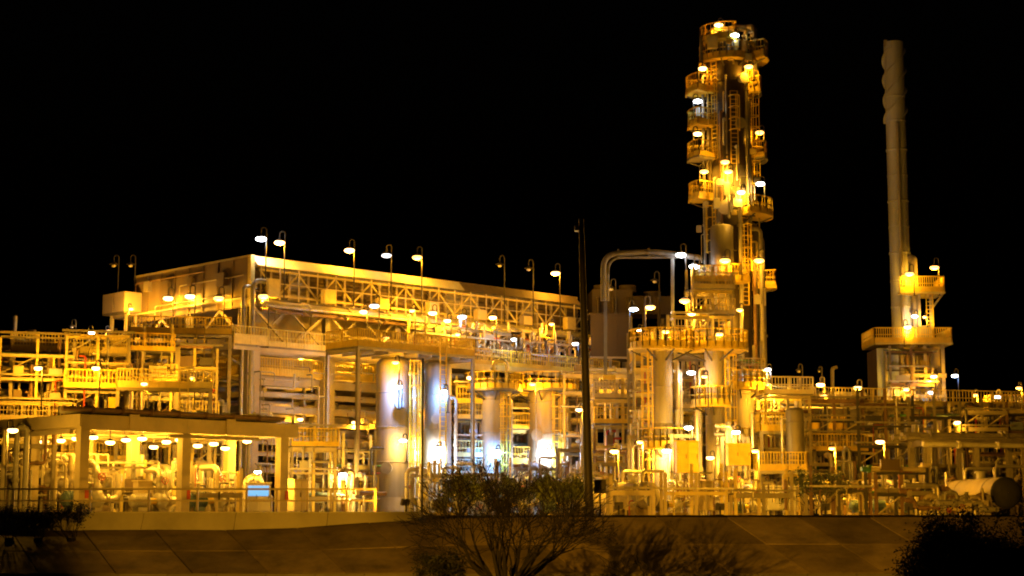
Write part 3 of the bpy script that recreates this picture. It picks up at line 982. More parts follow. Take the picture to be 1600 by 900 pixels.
PM = ['pipe_alu', 'pipe_alu', 'pipe_grey', 'pipe_rust', 'cream']
rack(gnd(-60, 104), R_(12), [0, 4.2, 8.4, 12.4], [0, 4.5], [5.7, 7.3, 8.9, 10.4], 'crowded multi-level pipe rack at the left edge above the canopy', (7, 7, 7, 6), PM, 21, 8.0)
rack(gnd(90, 114), R_(20), [0, 4.2, 8.4], [0, 4.0], [6.8, 9.0, 11.0], 'pipe rack between the left edge rack and the building corner', (5, 5, 5), PM, 22, 10.9)
rack(gnd(930, 120), R_(14), [0, 3.7, 7.4, 11.2], [0, 4.2], [2.6, 4.6, 6.4, 8.2, 9.9], 'pipe rack right of the dark pole below the dark shed', (5, 6, 7, 7, 6), PM, 23, 8.25)
rack(gnd(1195, 112), R_(16), [0, 4.4, 8.8, 13.2, 17.6, 22.0], [0, 4.4], [3.0, 5.2, 7.0], 'long low pipe rack running off the right edge', (5, 6, 7), PM + ['pipe_green', 'pipe_green'], 24, 7.1)
rack(gnd(1190, 123), R_(16), [0, 4.0, 8.0], [0, 3.5], [6.5, 8.6], 'short taller pipe rack right of the distillation tower', (6, 6), PM, 25, None, over=0.6)
rack(gnd(1450, 104), R_(10), [0, 3.2, 6.4], [0, 2.2], [4.55], 'single-tier rack carrying one long pale pipe at the right edge', (4,), ['pipe_alu', 'pipe_alu', 'clad'], 26)
rack(gnd(590, 118), A, [0, 4.5, 9.0, 13.5, 17.6], [0, 2.4], [2.8, 4.6, 6.3], 'pipe rack behind the row of process vessels', (4, 5, 5), PM, 27, None, over=0.3)

# stair tower left of the building
st = thing('access_tower', 'narrow ladder tower with panelled top box left of the wall', 'tower', gnd(188, 121), A)
frame(st, [0, 1.9], [0, 1.9], [4.0, 8.0, 11.4, 14.2], 0.2, 0.16, 0.22)
put('top_deck', MB().box(-0.5, -0.5, 14.21, 2.4, 2.4, 14.33), 'grating', st)
for (x0, y0, x1, y1) in ((-0.5, -0.5, 0.9, -0.45), (1.0, -0.5, 2.4, -0.45), (-0.5, -0.44, -0.45, 0.9), (-0.5, 1.0, -0.45, 2.4)):
    put('side_panel', MB().box(x0, y0, 14.34, x1, y1, 15.7), 'wall_panel', st)
put('ladder', MB().ladder((0.9, -0.25, 0), (1, 0), 0.0, 14.2), 'cream', st)
for z in (4.0, 8.0, 11.4):
    put('landing', MB().box(0.12, 0.12, z + 0.01, 1.78, 1.78, z + 0.06), 'grating', st)

# ------------------------------------------------------------------ vertical vessels


def vessel(px, d, R, top, label, name='process_vessel', cat='vessel', m='clad', plats=(), ladders=(), risers=(), base=1.2, bands=2.2, group='vertical process vessels', over=None, n=28, pm='yellow', nozzles=(), root=None):
    t = thing(name, label, cat, root or gnd(px, d), 0, group)
    put('plinth', MB().lathe([(R + 0.25, 0), (R + 0.25, 0.3), (0.05, 0.3)], n, sharp=True), 'concrete', t)
    put('skirt', MB().lathe([(R * 1.02, 0.3), (R * 0.99, base)], n), 'fireproof', t)
    put('shell', MB().lathe([(R, base + 0.002), (R, top), (R * 0.96, top + R * 0.22), (R * 0.8, top + R * 0.4), (R * 0.5, top + R * 0.52), (0.01, top + R * 0.57)], n), m, t)
    z = base + bands
    while z < top - 0.3:
        put('band', MB().lathe([(R + 0.003, z - 0.05), (R + 0.03, z - 0.045), (R + 0.03, z + 0.045), (R + 0.003, z + 0.05)], n), m, t)
        z += bands
    for (pz, a0, a1, w) in plats:
        pl = put('platform', MB().arc_plate(R + 0.06, R + w, ang(a0), ang(a1), pz, pz + 0.14, max(4, int((a1 - a0) / 12))), pm if rnd.random() < 0.6 else 'grating', t)
        full = a1 - a0 > 350
        put('railing', MB().arc_rail(R + w - 0.04, ang(a0), ang(a1), pz + 0.14, 1.1, 0.2, 0.34, None if full else R + 0.1, max(4, int((a1 - a0) / 14))), pm, pl)
        k = 0
        while a0 + 8 + k * 50 < a1:
            a = ang(a0 + 8 + k * 50)
            c, s = math.cos(a), math.sin(a)
            bar('bracket', 'box', 'steel_dark', pl, (R * c, R * s, pz - min(0.6, w * 0.5)), ((R + w - 0.1) * c, (R + w - 0.1) * s, pz - 0.02), 0.08)
            k += 1
    for (a, z0, z1) in ladders:
        a = ang(a)
        c, s = math.cos(a), math.sin(a)
        ld = put('ladder', MB().ladder(((R + 0.22) * c, (R + 0.22) * s), (-s, c), z0, z1), pm, t)
        cg = MB()
        z = z0 + 2.3
        while z < z1:
            pts = []
            for k in range(7):
                b_ = PI * k / 6
                pts.append(((R + 0.22 + 0.62 * math.sin(b_)) * c - s * 0.36 * math.cos(b_), (R + 0.22 + 0.62 * math.sin(b_)) * s + c * 0.36 * math.cos(b_), z))
            for p, q in zip(pts[:-1], pts[1:]):
                cg.bar(p, q, 0.05)
            z += 0.8
        if cg.v:
            for k in (1, 3, 5):
                b_ = PI * k / 6
                q_ = ((R + 0.22 + 0.62 * math.sin(b_)) * c - s * 0.36 * math.cos(b_), (R + 0.22 + 0.62 * math.sin(b_)) * s + c * 0.36 * math.cos(b_))
                cg.bar((q_[0], q_[1], z0 + 2.3), (q_[0], q_[1], z - 0.8), 0.05)
            put('cage', cg, pm, ld)
    for (a, off, z0, z1, r_, rm) in risers:
        a = ang(a)
        c, s = math.cos(a), math.sin(a)
        p = (R + off)
        pipe(t, [(p * c, p * s, z0), (p * c, p * s, z1), (R * 0.6 * c, R * 0.6 * s, z1)], r_, rm, flanges=[(0, 0.25), (0, 0.6), (0, 0.85)], br=r_ * 2.5)
    for (a, z, r_) in nozzles:
        a = ang(a)
        c, s = math.cos(a), math.sin(a)
        put('nozzle', MB().tube((R * 0.9 * c, R * 0.9 * s, z), ((R + 0.4) * c, (R + 0.4) * s, z), r_, 10).disc(((R + 0.42) * c, (R + 0.42) * s, z), (c, s, 0), r_ * 1.5, 0.1, 12), 'machine', t)
    if over:
        dx, hh, r_ = over
        pipe(t, [(0, 0, top + R * 0.5), (0, 0, top + hh), (dx, 0, top + hh), (dx, 0, top - 3.0)], r_, 'pipe_alu', br=r_ * 3, flanges=[(0, 0.6), (2, 0.4)])
    return t


vessel(612, 110, 1.08, 9.5, 'thick pale vessel with a blue-white floodlit spot, leftmost of the vessel row', plats=(), ladders=((-20, 0.3, 9.9),), risers=((-15, 0.35, 0, 9.0, 0.13, 'pipe_alu'), (10, 0.5, 0, 8.2, 0.1, 'yellow')), nozzles=((-100, 3.0, 0.25), (-70, 7.0, 0.2)))
vessel(682, 112, 0.92, 9.5, 'vessel with the brightest white flood at its foot, second from the left of the row', plats=(), ladders=((-160, 0.3, 9.9),), risers=((-160, 0.4, 0, 9.3, 0.14, 'pipe_alu'), (190, 0.75, 0, 8.5, 0.1, 'yellow'), (-20, 0.4, 0, 7.6, 0.11, 'pipe_grey')), nozzles=((-90, 6.2, 0.22),))
vessel(771, 116, 0.85, 8.6, 'slim vessel in the middle of the row with a bluish floodlight on its right', plats=((8.3, 170, 390, 1.1),), ladders=((-50, 0.3, 8.3),), risers=((-10, 0.3, 0, 7.8, 0.16, 'pipe_grey'), (195, 0.4, 0, 8.0, 0.1, 'pipe_alu')), over=(0.9, 1.8, 0.15))
vessel(852, 119, 1.2, 8.8, 'broad vessel rightmost in the row before the dark pole, white flood at its foot', plats=((8.5, 150, 395, 1.2),), ladders=((-60, 0.3, 8.5),), risers=((5, 0.35, 0, 8.2, 0.12, 'pipe_alu'), (20, 0.6, 0, 7.5, 0.1, 'pipe_grey')), nozzles=((-110, 5.5, 0.28),))
vessel(1037, 105, 0.66, 10.1, 'slender tall vessel with a bright flood at its foot right of the dark pole', plats=((10.0, 130, 400, 1.35), (4.0, 200, 350, 0.9)), ladders=((-150, 0.3, 10.0),), risers=((-15, 0.3, 0, 9.4, 0.12, 'pipe_alu'), (15, 0.55, 0, 8.8, 0.09, 'pipe_grey')), m='clad')
vessel(1120, 106, 0.60, 10.3, 'slender tall vessel standing in front of the distillation tower foot', plats=((10.05, 140, 420, 1.5), (6.6, 150, 300, 0.9)), ladders=((-30, 0.3, 10.0),), risers=((-15, 0.3, 0, 9.5, 0.14, 'pipe_grey'), (190, 0.35, 0, 9.0, 0.09, 'pipe_alu')))
vessel(1163, 111, 0.78, 8.2, 'stout vessel with curved bright pipes right of the slender pair', plats=((8.0, 150, 400, 0.95), (4.3, 190, 350, 0.8)), ladders=((0, 0.3, 8.0),), risers=((-165, 0.3, 0, 6.6, 0.12, 'pipe_alu'), (0, 0.3, 0, 7.5, 0.12, 'pipe_alu')), over=(-0.9, 1.0, 0.14))
vessel(1245, 104, 0.55, 6.2, 'small grey drum beside the yellow railed stair landing', m='clad_dark', plats=(), risers=((190, 0.25, 0, 5.8, 0.08, 'pipe_alu'),))
vessel(1434, 108, 0.22, 5.6, 'thin grey standpipe vessel under the right walkway', m='pipe_grey', base=0.6)

# ------------------------------------------------------------------ distillation tower
DT = 118.0


def zt(py):
    return zof(py, DT)


TWP = at(1142, 320, DT)
TWP.z = 0.0
TW = vessel(1143, DT, 1.3, zt(75), 'very tall dark distillation tower ringed by yellow railed platforms', 'distillation_tower', 'tower', 'tower_clad',
            plats=((zt(101), 90, 330, 0.75), (zt(72), 170, 280, 0.7), (zt(97), -35, 28, 1.5), (zt(150), 170, 218, 1.75), (zt(150), -25, 20, 1.0), (zt(202), 172, 215, 1.65), (zt(253), 170, 218, 1.7), (zt(253), -30, 20, 1.3),
                   (zt(316), 170, 215, 1.65), (zt(342), -70, 25, 1.6), (zt(452), -15, 25, 1.75), (zt(449), 150, 290, 1.4)),
            ladders=((-25, zt(342), zt(101)), (-140, zt(253), zt(101)), (-85, zt(262), zt(150)), (-150, zt(449), zt(316)), (-60, zt(480), zt(342))),
            risers=((-160, 0.28, 4, zt(62), 0.17, 'tower_clad'), (-168, 0.62, 4, zt(120), 0.1, 'pipe_grey'), (-10, 0.35, 2, zt(352), 0.2, 'clad_dark'), (-22, 0.75, 2, zt(360), 0.15, 'pipe_grey'), (5, 0.85, 2, zt(370), 0.17, 'clad_dark'), (-35, 0.4, 2, zt(400), 0.12, 'pipe_rust'), (-75, 0.3, 5, zt(300), 0.14, 'pipe_grey'), (-120, 0.3, 4, zt(180), 0.1, 'pipe_rust'), (-50, 0.28, zt(345), zt(110), 0.08, 'pipe_grey'), (-40, 0.3, zt(345), zt(160), 0.11, 'clad_dark'), (-105, 0.22, zt(345), zt(125), 0.06, 'pipe_alu')),
            base=3.0, bands=1.5, group=None, root=TWP, n=36, nozzles=((-100, zt(430), 0.3), (-70, zt(200), 0.25), (-60, zt(130), 0.25), (-110, zt(330), 0.35)))
# wider lower jacket and mid belt
put('jacket', MB().lathe([(1.31, zt(262)), (1.5, zt(272)), (1.5, zt(342)), (1.31, zt(356))], 36), 'clad_dark', TW)
put('reboiler_shell', MB().lathe([(0.01, zt(362) + 0.25), (0.6, zt(362) + 0.12), (0.78, zt(362)), (0.78, zt(480)), (0.4, zt(490))], 24, (-0.9, -1.9, 0)), 'clad_dark', TW)
# crown
pipe(TW, [(0, 0, zt(76)), (0, 0, zt(44)), (1.3, 0, zt(44)), (1.75, -0.3, zt(44)), (1.75, -0.3, zt(120))], 0.26, 'pipe_alu', br=0.6, flanges=[(0, 0.5)])
pipe(TW, [(-0.7, -0.5, zt(78)), (-0.7, -0.5, zt(56)), (-1.3, -0.8, zt(56))], 0.14, 'pipe_grey', br=0.3)
crown = MB()
for (x, y) in ((-1.2, -1.0), (0.2, -1.4), (1.2, -0.9), (-1.2, 1.0), (1.2, 1.0)):
    crown.bar((x, y, zt(100)), (x, y, zt(52)), 0.14)
crown.bar((-1.2, -1.0, zt(52)), (0.2, -1.4, zt(52)), 0.16)
crown.bar((0.2, -1.4, zt(52)), (1.2, -0.9, zt(52)), 0.16)
crown.bar((-1.2, -1.0, zt(52)), (-1.2, 1.0, zt(52)), 0.16)
crown.bar((1.2, -0.9, zt(52)), (1.2, 1.0, zt(52)), 0.16)
put('davit_frame', crown, 'yellow_pale', TW)
for (px, py, w, h) in ((1113, 66, 0.7, 0.9), (1156, 72, 0.8, 0.8)):
    p = at(px, py, DT - 1.6) - TWP
    put('relief_box', MB().cbox(p, w, 0.5, h), 'yellow_pale', TW)
for (px, py, w, h) in ((1125, 285, 0.5, 0.4), (1152, 318, 0.6, 0.5), (1120, 318, 0.4, 0.7), (1135, 295, 0.4, 0.9), (1160, 285, 0.3, 0.8)):
    p = at(px, py, DT - 2.1) - TWP
    put('instrument_box', MB().cbox(p, w, 0.4, h), 'machine', TW)

rc = random.Random(91)
for k in range(60):      # clutter on the tower: instrument boxes, short pipes, hand rails
    a = R_(rc.uniform(-190, 10))
    rr = 1.3 + rc.uniform(0.12, 1.0)
    z = zt(rc.choice([rc.uniform(60, 130), rc.uniform(130, 350), rc.uniform(240, 350), rc.uniform(350, 480)]))
    x, y = rr * math.cos(a), rr * math.sin(a)
    if k % 3 == 0:
        put('instrument_box', MB().cbox((x, y, z), rc.uniform(0.2, 0.5), 0.2, rc.uniform(0.25, 0.7)), rc.choice(['machine', 'yellow_pale', 'yellow', 'steel_dark']), TW)
    else:
        h = min(rc.uniform(0.6, 2.6), max(0.4, zt(62) - z))
        pipe(TW, [(x, y, z), (x, y, z + h), (x * 0.75, y * 0.75, z + h)], rc.choice([0.03, 0.05, 0.08]), rc.choice(['pipe_alu', 'pipe_grey', 'yellow_pale', 'clad_dark']), br=0.12, n=6, name='conduit')

# overhead vapour line left of the tower
ov = thing('vapour_line', 'large overhead pipe arching from the shed to the distillation tower', 'pipe', gnd(943, 117))
q = gnd(943, 117)


def rel(px, py, d):
    return at(px, py, d) - q


pipe(ov, [rel(943, 470, 117), rel(943, 397, 117), rel(1022, 393, 117), rel(1095, 403, 117)], 0.2, 'steel_dark', br=1.0, flanges=[(1, 0.3), (1, 0.9)], n=14)
pipe(ov, [rel(950, 470, 117.5), rel(950, 402, 117.5), rel(1060, 402, 117.5)], 0.1, 'steel_dark', br=1.0)
bar('support_post', 'ibeam', 'steel_dark', ov, rel(1051, 812, 117), rel(1051, 404, 117), 0.22)
bar('support_post', 'ibeam', 'steel_dark', ov, rel(946, 812, 117.3), rel(946, 470, 117.3), 0.22)

# dark shed and air cooler behind the pole
sh = thing('equipment_shed', 'dark brown box shed between the dark pole and the slender vessel', 'shed', gnd(925, 129), R_(6))
z0, z1 = zof(560, 129), zof(492, 129)
for x in (0.1, 1.45, 2.9):
    for y in (0.1, 2.6):
        bar('column', 'ibeam', 'steel', sh, (x, y, 0), (x, y, z0), 0.25)
put('floor', MB().box(0, 0, z0 + 0.002, 3.05, 2.8, z0 + 0.15), 'steel', sh)
for k in range(3):
    put('wall_panel', MB().box(0.0 + k * 1.0, 0, z0 + 0.153, 0.985 + k * 1.0, 0.08, z1), 'shed_brown', sh)
put('wall_panel', MB().box(2.93, 0.09, z0 + 0.153, 3.0, 2.7, z1), 'shed_brown', sh)
put('roof', MB().box(-0.15, -0.15, z1 + 0.003, 3.15, 2.9, z1 + 0.14), 'shed_brown', sh)
ac = thing('air_cooler', 'dark air cooler bank with low fan rings above the dark shed', 'air cooler', gnd(928, 135), R_(4))
z0 = zof(490, 135)
for x in (0.2, 3.0, 6.0):
    for y in (0.2, 3.0):
        bar('column', 'ibeam', 'steel', ac, (x, y, 0), (x, y, z0), 0.28)
for k in range(4):
    put('header_box', MB().box(k * 1.6, 0, z0 + 0.003, k * 1.6 + 1.57, 3.2, zof(452, 135) - (0.5 if k > 1 else 0)), 'shed_brown', ac)
for k in range(3):
    put('fan_ring', MB().lathe([(0.75, 0), (0.68, 0.35), (0.72, 0.5)], 18, (1.0 + k * 2.0, 1.6, zof(452, 135) - (0.48 if k > 1 else 0))), 'shed_brown', ac)
for k in range(5):
    pipe(ac, [(0.4 + k * 1.2, -0.3, z0 - 1), (0.4 + k * 1.2, -0.3, z0 + 1.2), (0.4 + k * 1.2, 0.1, z0 + 1.2)], 0.12, 'shed_brown')

# ------------------------------------------------------------------ flue stack and heater
DS = 135.0


def zs_(py):
    return zof(py, DS)


SKP = at(1403, 300, DS)
SKP.z = 0.0
SK = thing('flue_stack', 'tall grey steel chimney with spiral strakes near its top', 'chimney', SKP)
RS = 0.78
zb, ztp = zs_(545), zs_(67)
prof = [(RS * 1.0, zb), (RS * 1.0, ztp), (RS * 0.88, ztp), (RS * 0.88, ztp - 1.2)]
put('shell', MB().lathe(prof, 32, sharp=True), 'stack_clad', SK)
for py in (152, 190, 235, 275, 315, 355, 396, 440, 480):
    z = zs_(py)
    rr = 0.07 if py in (235, 315, 396) else 0.035
    put('flange_ring', MB().lathe([(RS + 0.002, z - 0.08), (RS + rr, z - 0.07), (RS + rr, z + 0.07), (RS + 0.002, z + 0.08)], 32), 'stack_clad', SK)
zlo, zhi = zs_(192), zs_(76)
for k in range(3):
    hb = MB()
    vs, fs = [], []
    N = 54
    for i in range(N + 1):
        a = 2 * PI * (k / 3 + 1.25 * i / N) + 0.6
        z = zlo + (zhi - zlo) * i / N
        for r_, dz in ((RS - 0.01, 0), (RS + 0.2, 0), (RS + 0.2, 0.04), (RS - 0.01, 0.04)):
            vs.append((r_ * math.cos(a), r_ * math.sin(a), z + dz))
    for i in range(N):
        for j in range(4):
            fs.append((i * 4 + j, i * 4 + (j + 1) % 4, i * 4 + 4 + (j + 1) % 4, i * 4 + 4 + j))
    hb.add(vs, fs)
    put('spiral_strake', hb, 'stack_clad', SK)
put('rain_cap_lug', MB().cbox((-RS * 0.9, -0.3, ztp - 0.1), 0.25, 0.2, 0.5), 'clad', SK)
pipe(SK, [(-0.1, -RS - 0.16, zb), (-0.1, -RS - 0.16, zs_(196)), (-0.1, -RS + 0.1, zs_(196))], 0.13, 'pipe_alu', br=0.1, name='conduit')
pipe(SK, [(0.95, -0.55, zs_(545)), (0.95, -0.55, zs_(405)), (0.6, -0.4, zs_(405))], 0.28, 'clad', flanges=[(0, 0.4)])
HT = thing('fired_heater', 'yellow railed heater structure at the foot of the chimney', 'heater', gnd(1415, DS))
q = gnd(1415, DS)


def hp(px, py, d=DS):
    return at(px, py, d) - q


xl, xr = hp(1362, 560).x, hp(1472, 560).x
zm = zs_(543)
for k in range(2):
    put('casing_panel', MB().box(xl + k * 0.85, -2.0, zs_(622), xl + k * 0.85 + 0.82, -1.9, zm - 0.25), 'pale_blue', HT)  # blue-grey colour stands in for bluish lamplight on these panels
put('casing', MB().box(xl + 0.02, -1.88, 0, xl + 1.75, 1.8, zm - 0.25), 'wall_brown', HT)
for x in (xl + 1.95, xl + 2.8, xl + 3.75, xr - 0.4):
    bar('column', 'ibeam', 'steel', HT, (x, -1.8, 0), (x, -1.8, zm - 0.01), 0.24)
    bar('column', 'ibeam', 'steel', HT, (x, 1.6, 0), (x, 1.6, zm - 0.01), 0.24)
put('radiant_wall', MB().box(xl + 1.9, -0.6, 0, xr - 0.3, -0.5, zm - 0.02), 'wall_panel', HT)
for k in range(5):
    pipe(HT, [(xl + 2.2 + k * 0.55, -1.0, 0), (xl + 2.2 + k * 0.55, -1.0, zm - 0.8), (xl + 2.2 + k * 0.55, -0.55, zm - 0.8)], 0.11, 'pipe_alu', flanges=[(0, 0.5)])
for z in (zs_(590), zs_(622)):
    bar('beam', 'ibeam', 'steel', HT, (xl + 1.95, -1.95, z), (xr - 0.2, -1.95, z), 0.2, 0.3)
put('deck', MB().box(hp(1356, 545).x, -2.6, zm, hp(1476, 545).x, 2.2, zm + 0.12), 'yellow_pale', HT)
put('railing', MB().rail([(hp(1356, 545).x, 2.1, zm + 0.12), (hp(1356, 545).x, -2.57, zm + 0.12), (hp(1475, 545).x, -2.57, zm + 0.12), (hp(1475, 545).x, 2.1, zm + 0.12)], 1.15, 0.17, 0.4, 0.05), 'yellow', HT)
zu = zs_(463)
put('upper_deck', MB().box(hp(1399, 463).x, -1.9, zu, hp(1468, 463).x, 1.4, zu + 0.12), 'yellow_pale', HT)
put('upper_railing', MB().rail([(hp(1399, 463).x, -1.86, zu + 0.12), (hp(1467, 463).x, -1.86, zu + 0.12), (hp(1467, 463).x, 1.3, zu + 0.12)], 1.2, 0.17, 0.4, 0.05), 'yellow', HT)
for px in (1432, 1450):
    bar('post', 'ibeam', 'steel', HT, (hp(px, 500).x, -1.0, zm + 0.13), (hp(px, 500).x, -1.0, zu - 0.003), 0.18)
bar('brace', 'box', 'steel', HT, (hp(1450, 500).x, -1.0, zu - 1.2), (hp(1466, 500).x, -1.6, zu - 0.05), 0.12)
put('ladder', MB().ladder((hp(1446, 500).x, -1.5), (1, 0), zm + 0.13, zu), 'yellow', HT)
put('burner_box', MB().box(hp(1420, 520).x, -2.0, zm + 0.13, hp(1446, 520).x, -1.3, zm + 1.5), 'machine', HT)
put('damper_box', MB().box(hp(1408, 440).x, -1.5, zu + 0.13, hp(1428, 440).x, -0.9, zu + 1.1), 'machine', HT)

# ------------------------------------------------------------------ equipment in the right half


def access_platform(px, d, w, dp, z, label, rz=0.0, loc=None, m='yellow'):
    t = thing('access_platform', label, 'platform', loc or gnd(px, d), rz, 'small access platforms')
    for x in (0.1, w - 0.1):
        for y in (0.1, dp - 0.1):
            bar('leg', 'ibeam', 'steel', t, (x, y, 0), (x, y, z - 0.002), 0.2)
    put('deck', MB().box(0, 0, z, w, dp, z + 0.12), 'grating', t)
    put('edge_plate', MB().box(0, -0.04, z - 0.06, w, -0.003, z + 0.13), 'steel', t)
    for k in range(int(w / 1.2) + 1):
        bar('joist', 'ibeam', 'steel', t, (min(w - 0.1, 0.1 + k * 1.2), 0.02, z - 0.13), (min(w - 0.1, 0.1 + k * 1.2), dp - 0.02, z - 0.13), 0.12, 0.24)
    put('railing', MB().rail([(0.04, dp - 0.04, z + 0.12), (0.04, 0.04, z + 0.12), (w - 0.04, 0.04, z + 0.12), (w - 0.04, dp - 0.04, z + 0.12)], 1.1, 0.18, 0.4, 0.05), m, t)
    put('ladder', MB().ladder((w * 0.7, -0.2), (1, 0), 0, z + 1.1), m, t)
    return t


access_platform(1186, 103, 3.0, 2.2, 2.55, 'low yellow railed platform left of the small grey drum')
access_platform(1190, 105, 2.7, 2.2, 5.0, 'higher yellow railed platform above the low one beside the grey drum')
access_platform(1270, 114, 2.4, 2.0, 5.6, 'yellow railed platform below the bright pipes right of the tower')
access_platform(990, 112, 3.0, 2.5, 9.9, 'tall yellow railed platform left of the slender vessel right of the pole')
access_platform(1090, 114, 2.6, 2.2, 15.4, 'highest small yellow railed platform at the left foot of the tower')
access_platform(1050, 112, 2.2, 2.0, 5.9, 'yellow railed platform between the two slender vessels')
access_platform(1556, 116, 2.6, 2.0, 6.9, 'yellow railed platform on the skyline at the far right')
access_platform(0, 0, 9.8, 3.2, 10.25, 'long yellow railed deck over the two leftmost vessels', A, bl(1.0, -9.9))
access_platform(0, 0, 6.5, 1.6, 11.3, 'yellow-green railed walkway left of the building corner', R_(10), gnd(190, 108))
access_platform(0, 0, 7.0, 1.5, 9.6, 'long railed walkway along the front of the left edge rack', R_(12), gnd(5, 102.5), 'yellow_pale')
access_platform(0, 0, 5.6, 1.5, 7.4, 'low railed walkway above the canopy roof left of the building', R_(12), gnd(175, 101.5), 'yellow_pale')
cabinet(gnd(1074, 99), 1.25, 0.9, 1.75, 'bright yellow tall cabinet beside the flooded slender vessel', 'yellow', R_(4), 2.45, None, 'yellow_cabinet')
cabinet(gnd(1155, 100), 1.3, 0.8, 1.2, 'yellow box cabinet below the curved bright pipes', 'yellow', R_(4), 2.9, None, 'yellow_cabinet')
cabinet(gnd(988, 92), 0.8, 0.5, 1.15, 'small pale cabinet near the round gauge right of the pole', 'cream', 0.0)
cabinet(gnd(1102, 93), 0.8, 0.5, 1.5, 'tan cabinet at the embankment edge below the stout vessel', 'cream', 0.0)
cabinet(gnd(1302, 93), 0.95, 0.6, 0.9, 'pale square cabinet near the embankment edge right of the grey drum', 'cream', 0.1)
cabinet(gnd(1220, 96), 1.6, 0.8, 1.3, 'wide dark fronted cabinet under the low yellow platform', 'machine', 0.0)


def drum(p0, p1, R, label, m='cream', end='steel_dark', group='horizontal drums'):
    """horizontal drum on saddles between two ground points"""
    p0, p1 = Vector(p0), Vector(p1)
    L = (p1 - p0).length
    c = (p0 + p1) / 2
    rz = math.atan2(p1.y - p0.y, p1.x - p0.x)
    t = thing('storage_drum', label, 'drum', (c.x, c.y, 0), rz, group)
    zc = R + 0.35
    put('shell', MB().lathe([(R, -L / 2), (R, L / 2)], 32, (0, 0, zc), 'x'), m, t)
    for q, mm in ((-1, m), (1, end)):
        put('dished_end', MB().lathe([(R + 0.002, q * (L / 2 + 0.002)), (R * 0.97, q * (L / 2 + 0.1)), (R * 0.8, q * (L / 2 + 0.25)), (R * 0.45, q * (L / 2 + 0.35)), (0.01, q * (L / 2 + 0.38))], 32, (0, 0, zc), 'x'), mm, t)
        put('saddle', MB().box(q * L * 0.3 - 0.15, -R * 0.85, 0, q * L * 0.3 + 0.15, R * 0.85, zc - R * 0.75), 'concrete', t)
        put('band', MB().lathe([(R + 0.003, q * L * 0.3 - 0.06), (R + 0.03, q * L * 0.3 - 0.05), (R + 0.03, q * L * 0.3 + 0.05), (R + 0.003, q * L * 0.3 + 0.06)], 32, (0, 0, zc), 'x'), 'steel', t)
    put('manway', MB().tube((0, 0, zc + R * 0.95), (0, 0, zc + R + 0.3), 0.25, 14).disc((0, 0, zc + R + 0.33), (0, 0, 1), 0.34, 0.08, 16), 'machine', t)
    for k in (-0.35, 0.3):
        pipe(t, [(k * L, 0, zc + R * 0.9), (k * L, 0, zc + R + 0.6), (k * L, 1.5, zc + R + 0.6)], 0.09, 'pipe_alu', flanges=[(0, 0.7)])
    return t


drum(gnd(1500, 97), gnd(1573, 90), 0.82, 'pale horizontal drum with a dark round end above the right bush', 'cream', 'rubber')
drum(gnd(965, 93), gnd(1014, 91), 0.7, 'tan horizontal drum with a round gauge face right of the dark pole', 'cream', 'cream')
drum(gnd(1388, 100), gnd(1432, 102), 0.55, 'small pale horizontal drum under the right pipe rack', 'clad', 'clad')
drum(gnd(905, 99), gnd(950, 100), 0.6, 'small horizontal drum low behind the dark pole', 'clad', 'clad')
gz = thing('pressure_gauge', 'round white dial gauge with black hand on the tan drum', 'gauge', at(1015, 778, 90.2))
put('dial_case', MB().disc((0, 0.02, 0), (0, 1, 0), 0.36, 0.14, 24), 'steel', gz)
put('dial_face', MB().disc((0, -0.065, 0), (0, 1, 0), 0.30, 0.02, 24), 'dial_white', gz)
put('dial_hand', MB().bar((0, -0.085, -0.08), (0.02, -0.085, 0.22), 0.04), 'rubber', gz)
put('stem', MB().tube((0, 0.05, -0.3), (0, 0.05, -0.62), 0.06, 8), 'steel', gz)

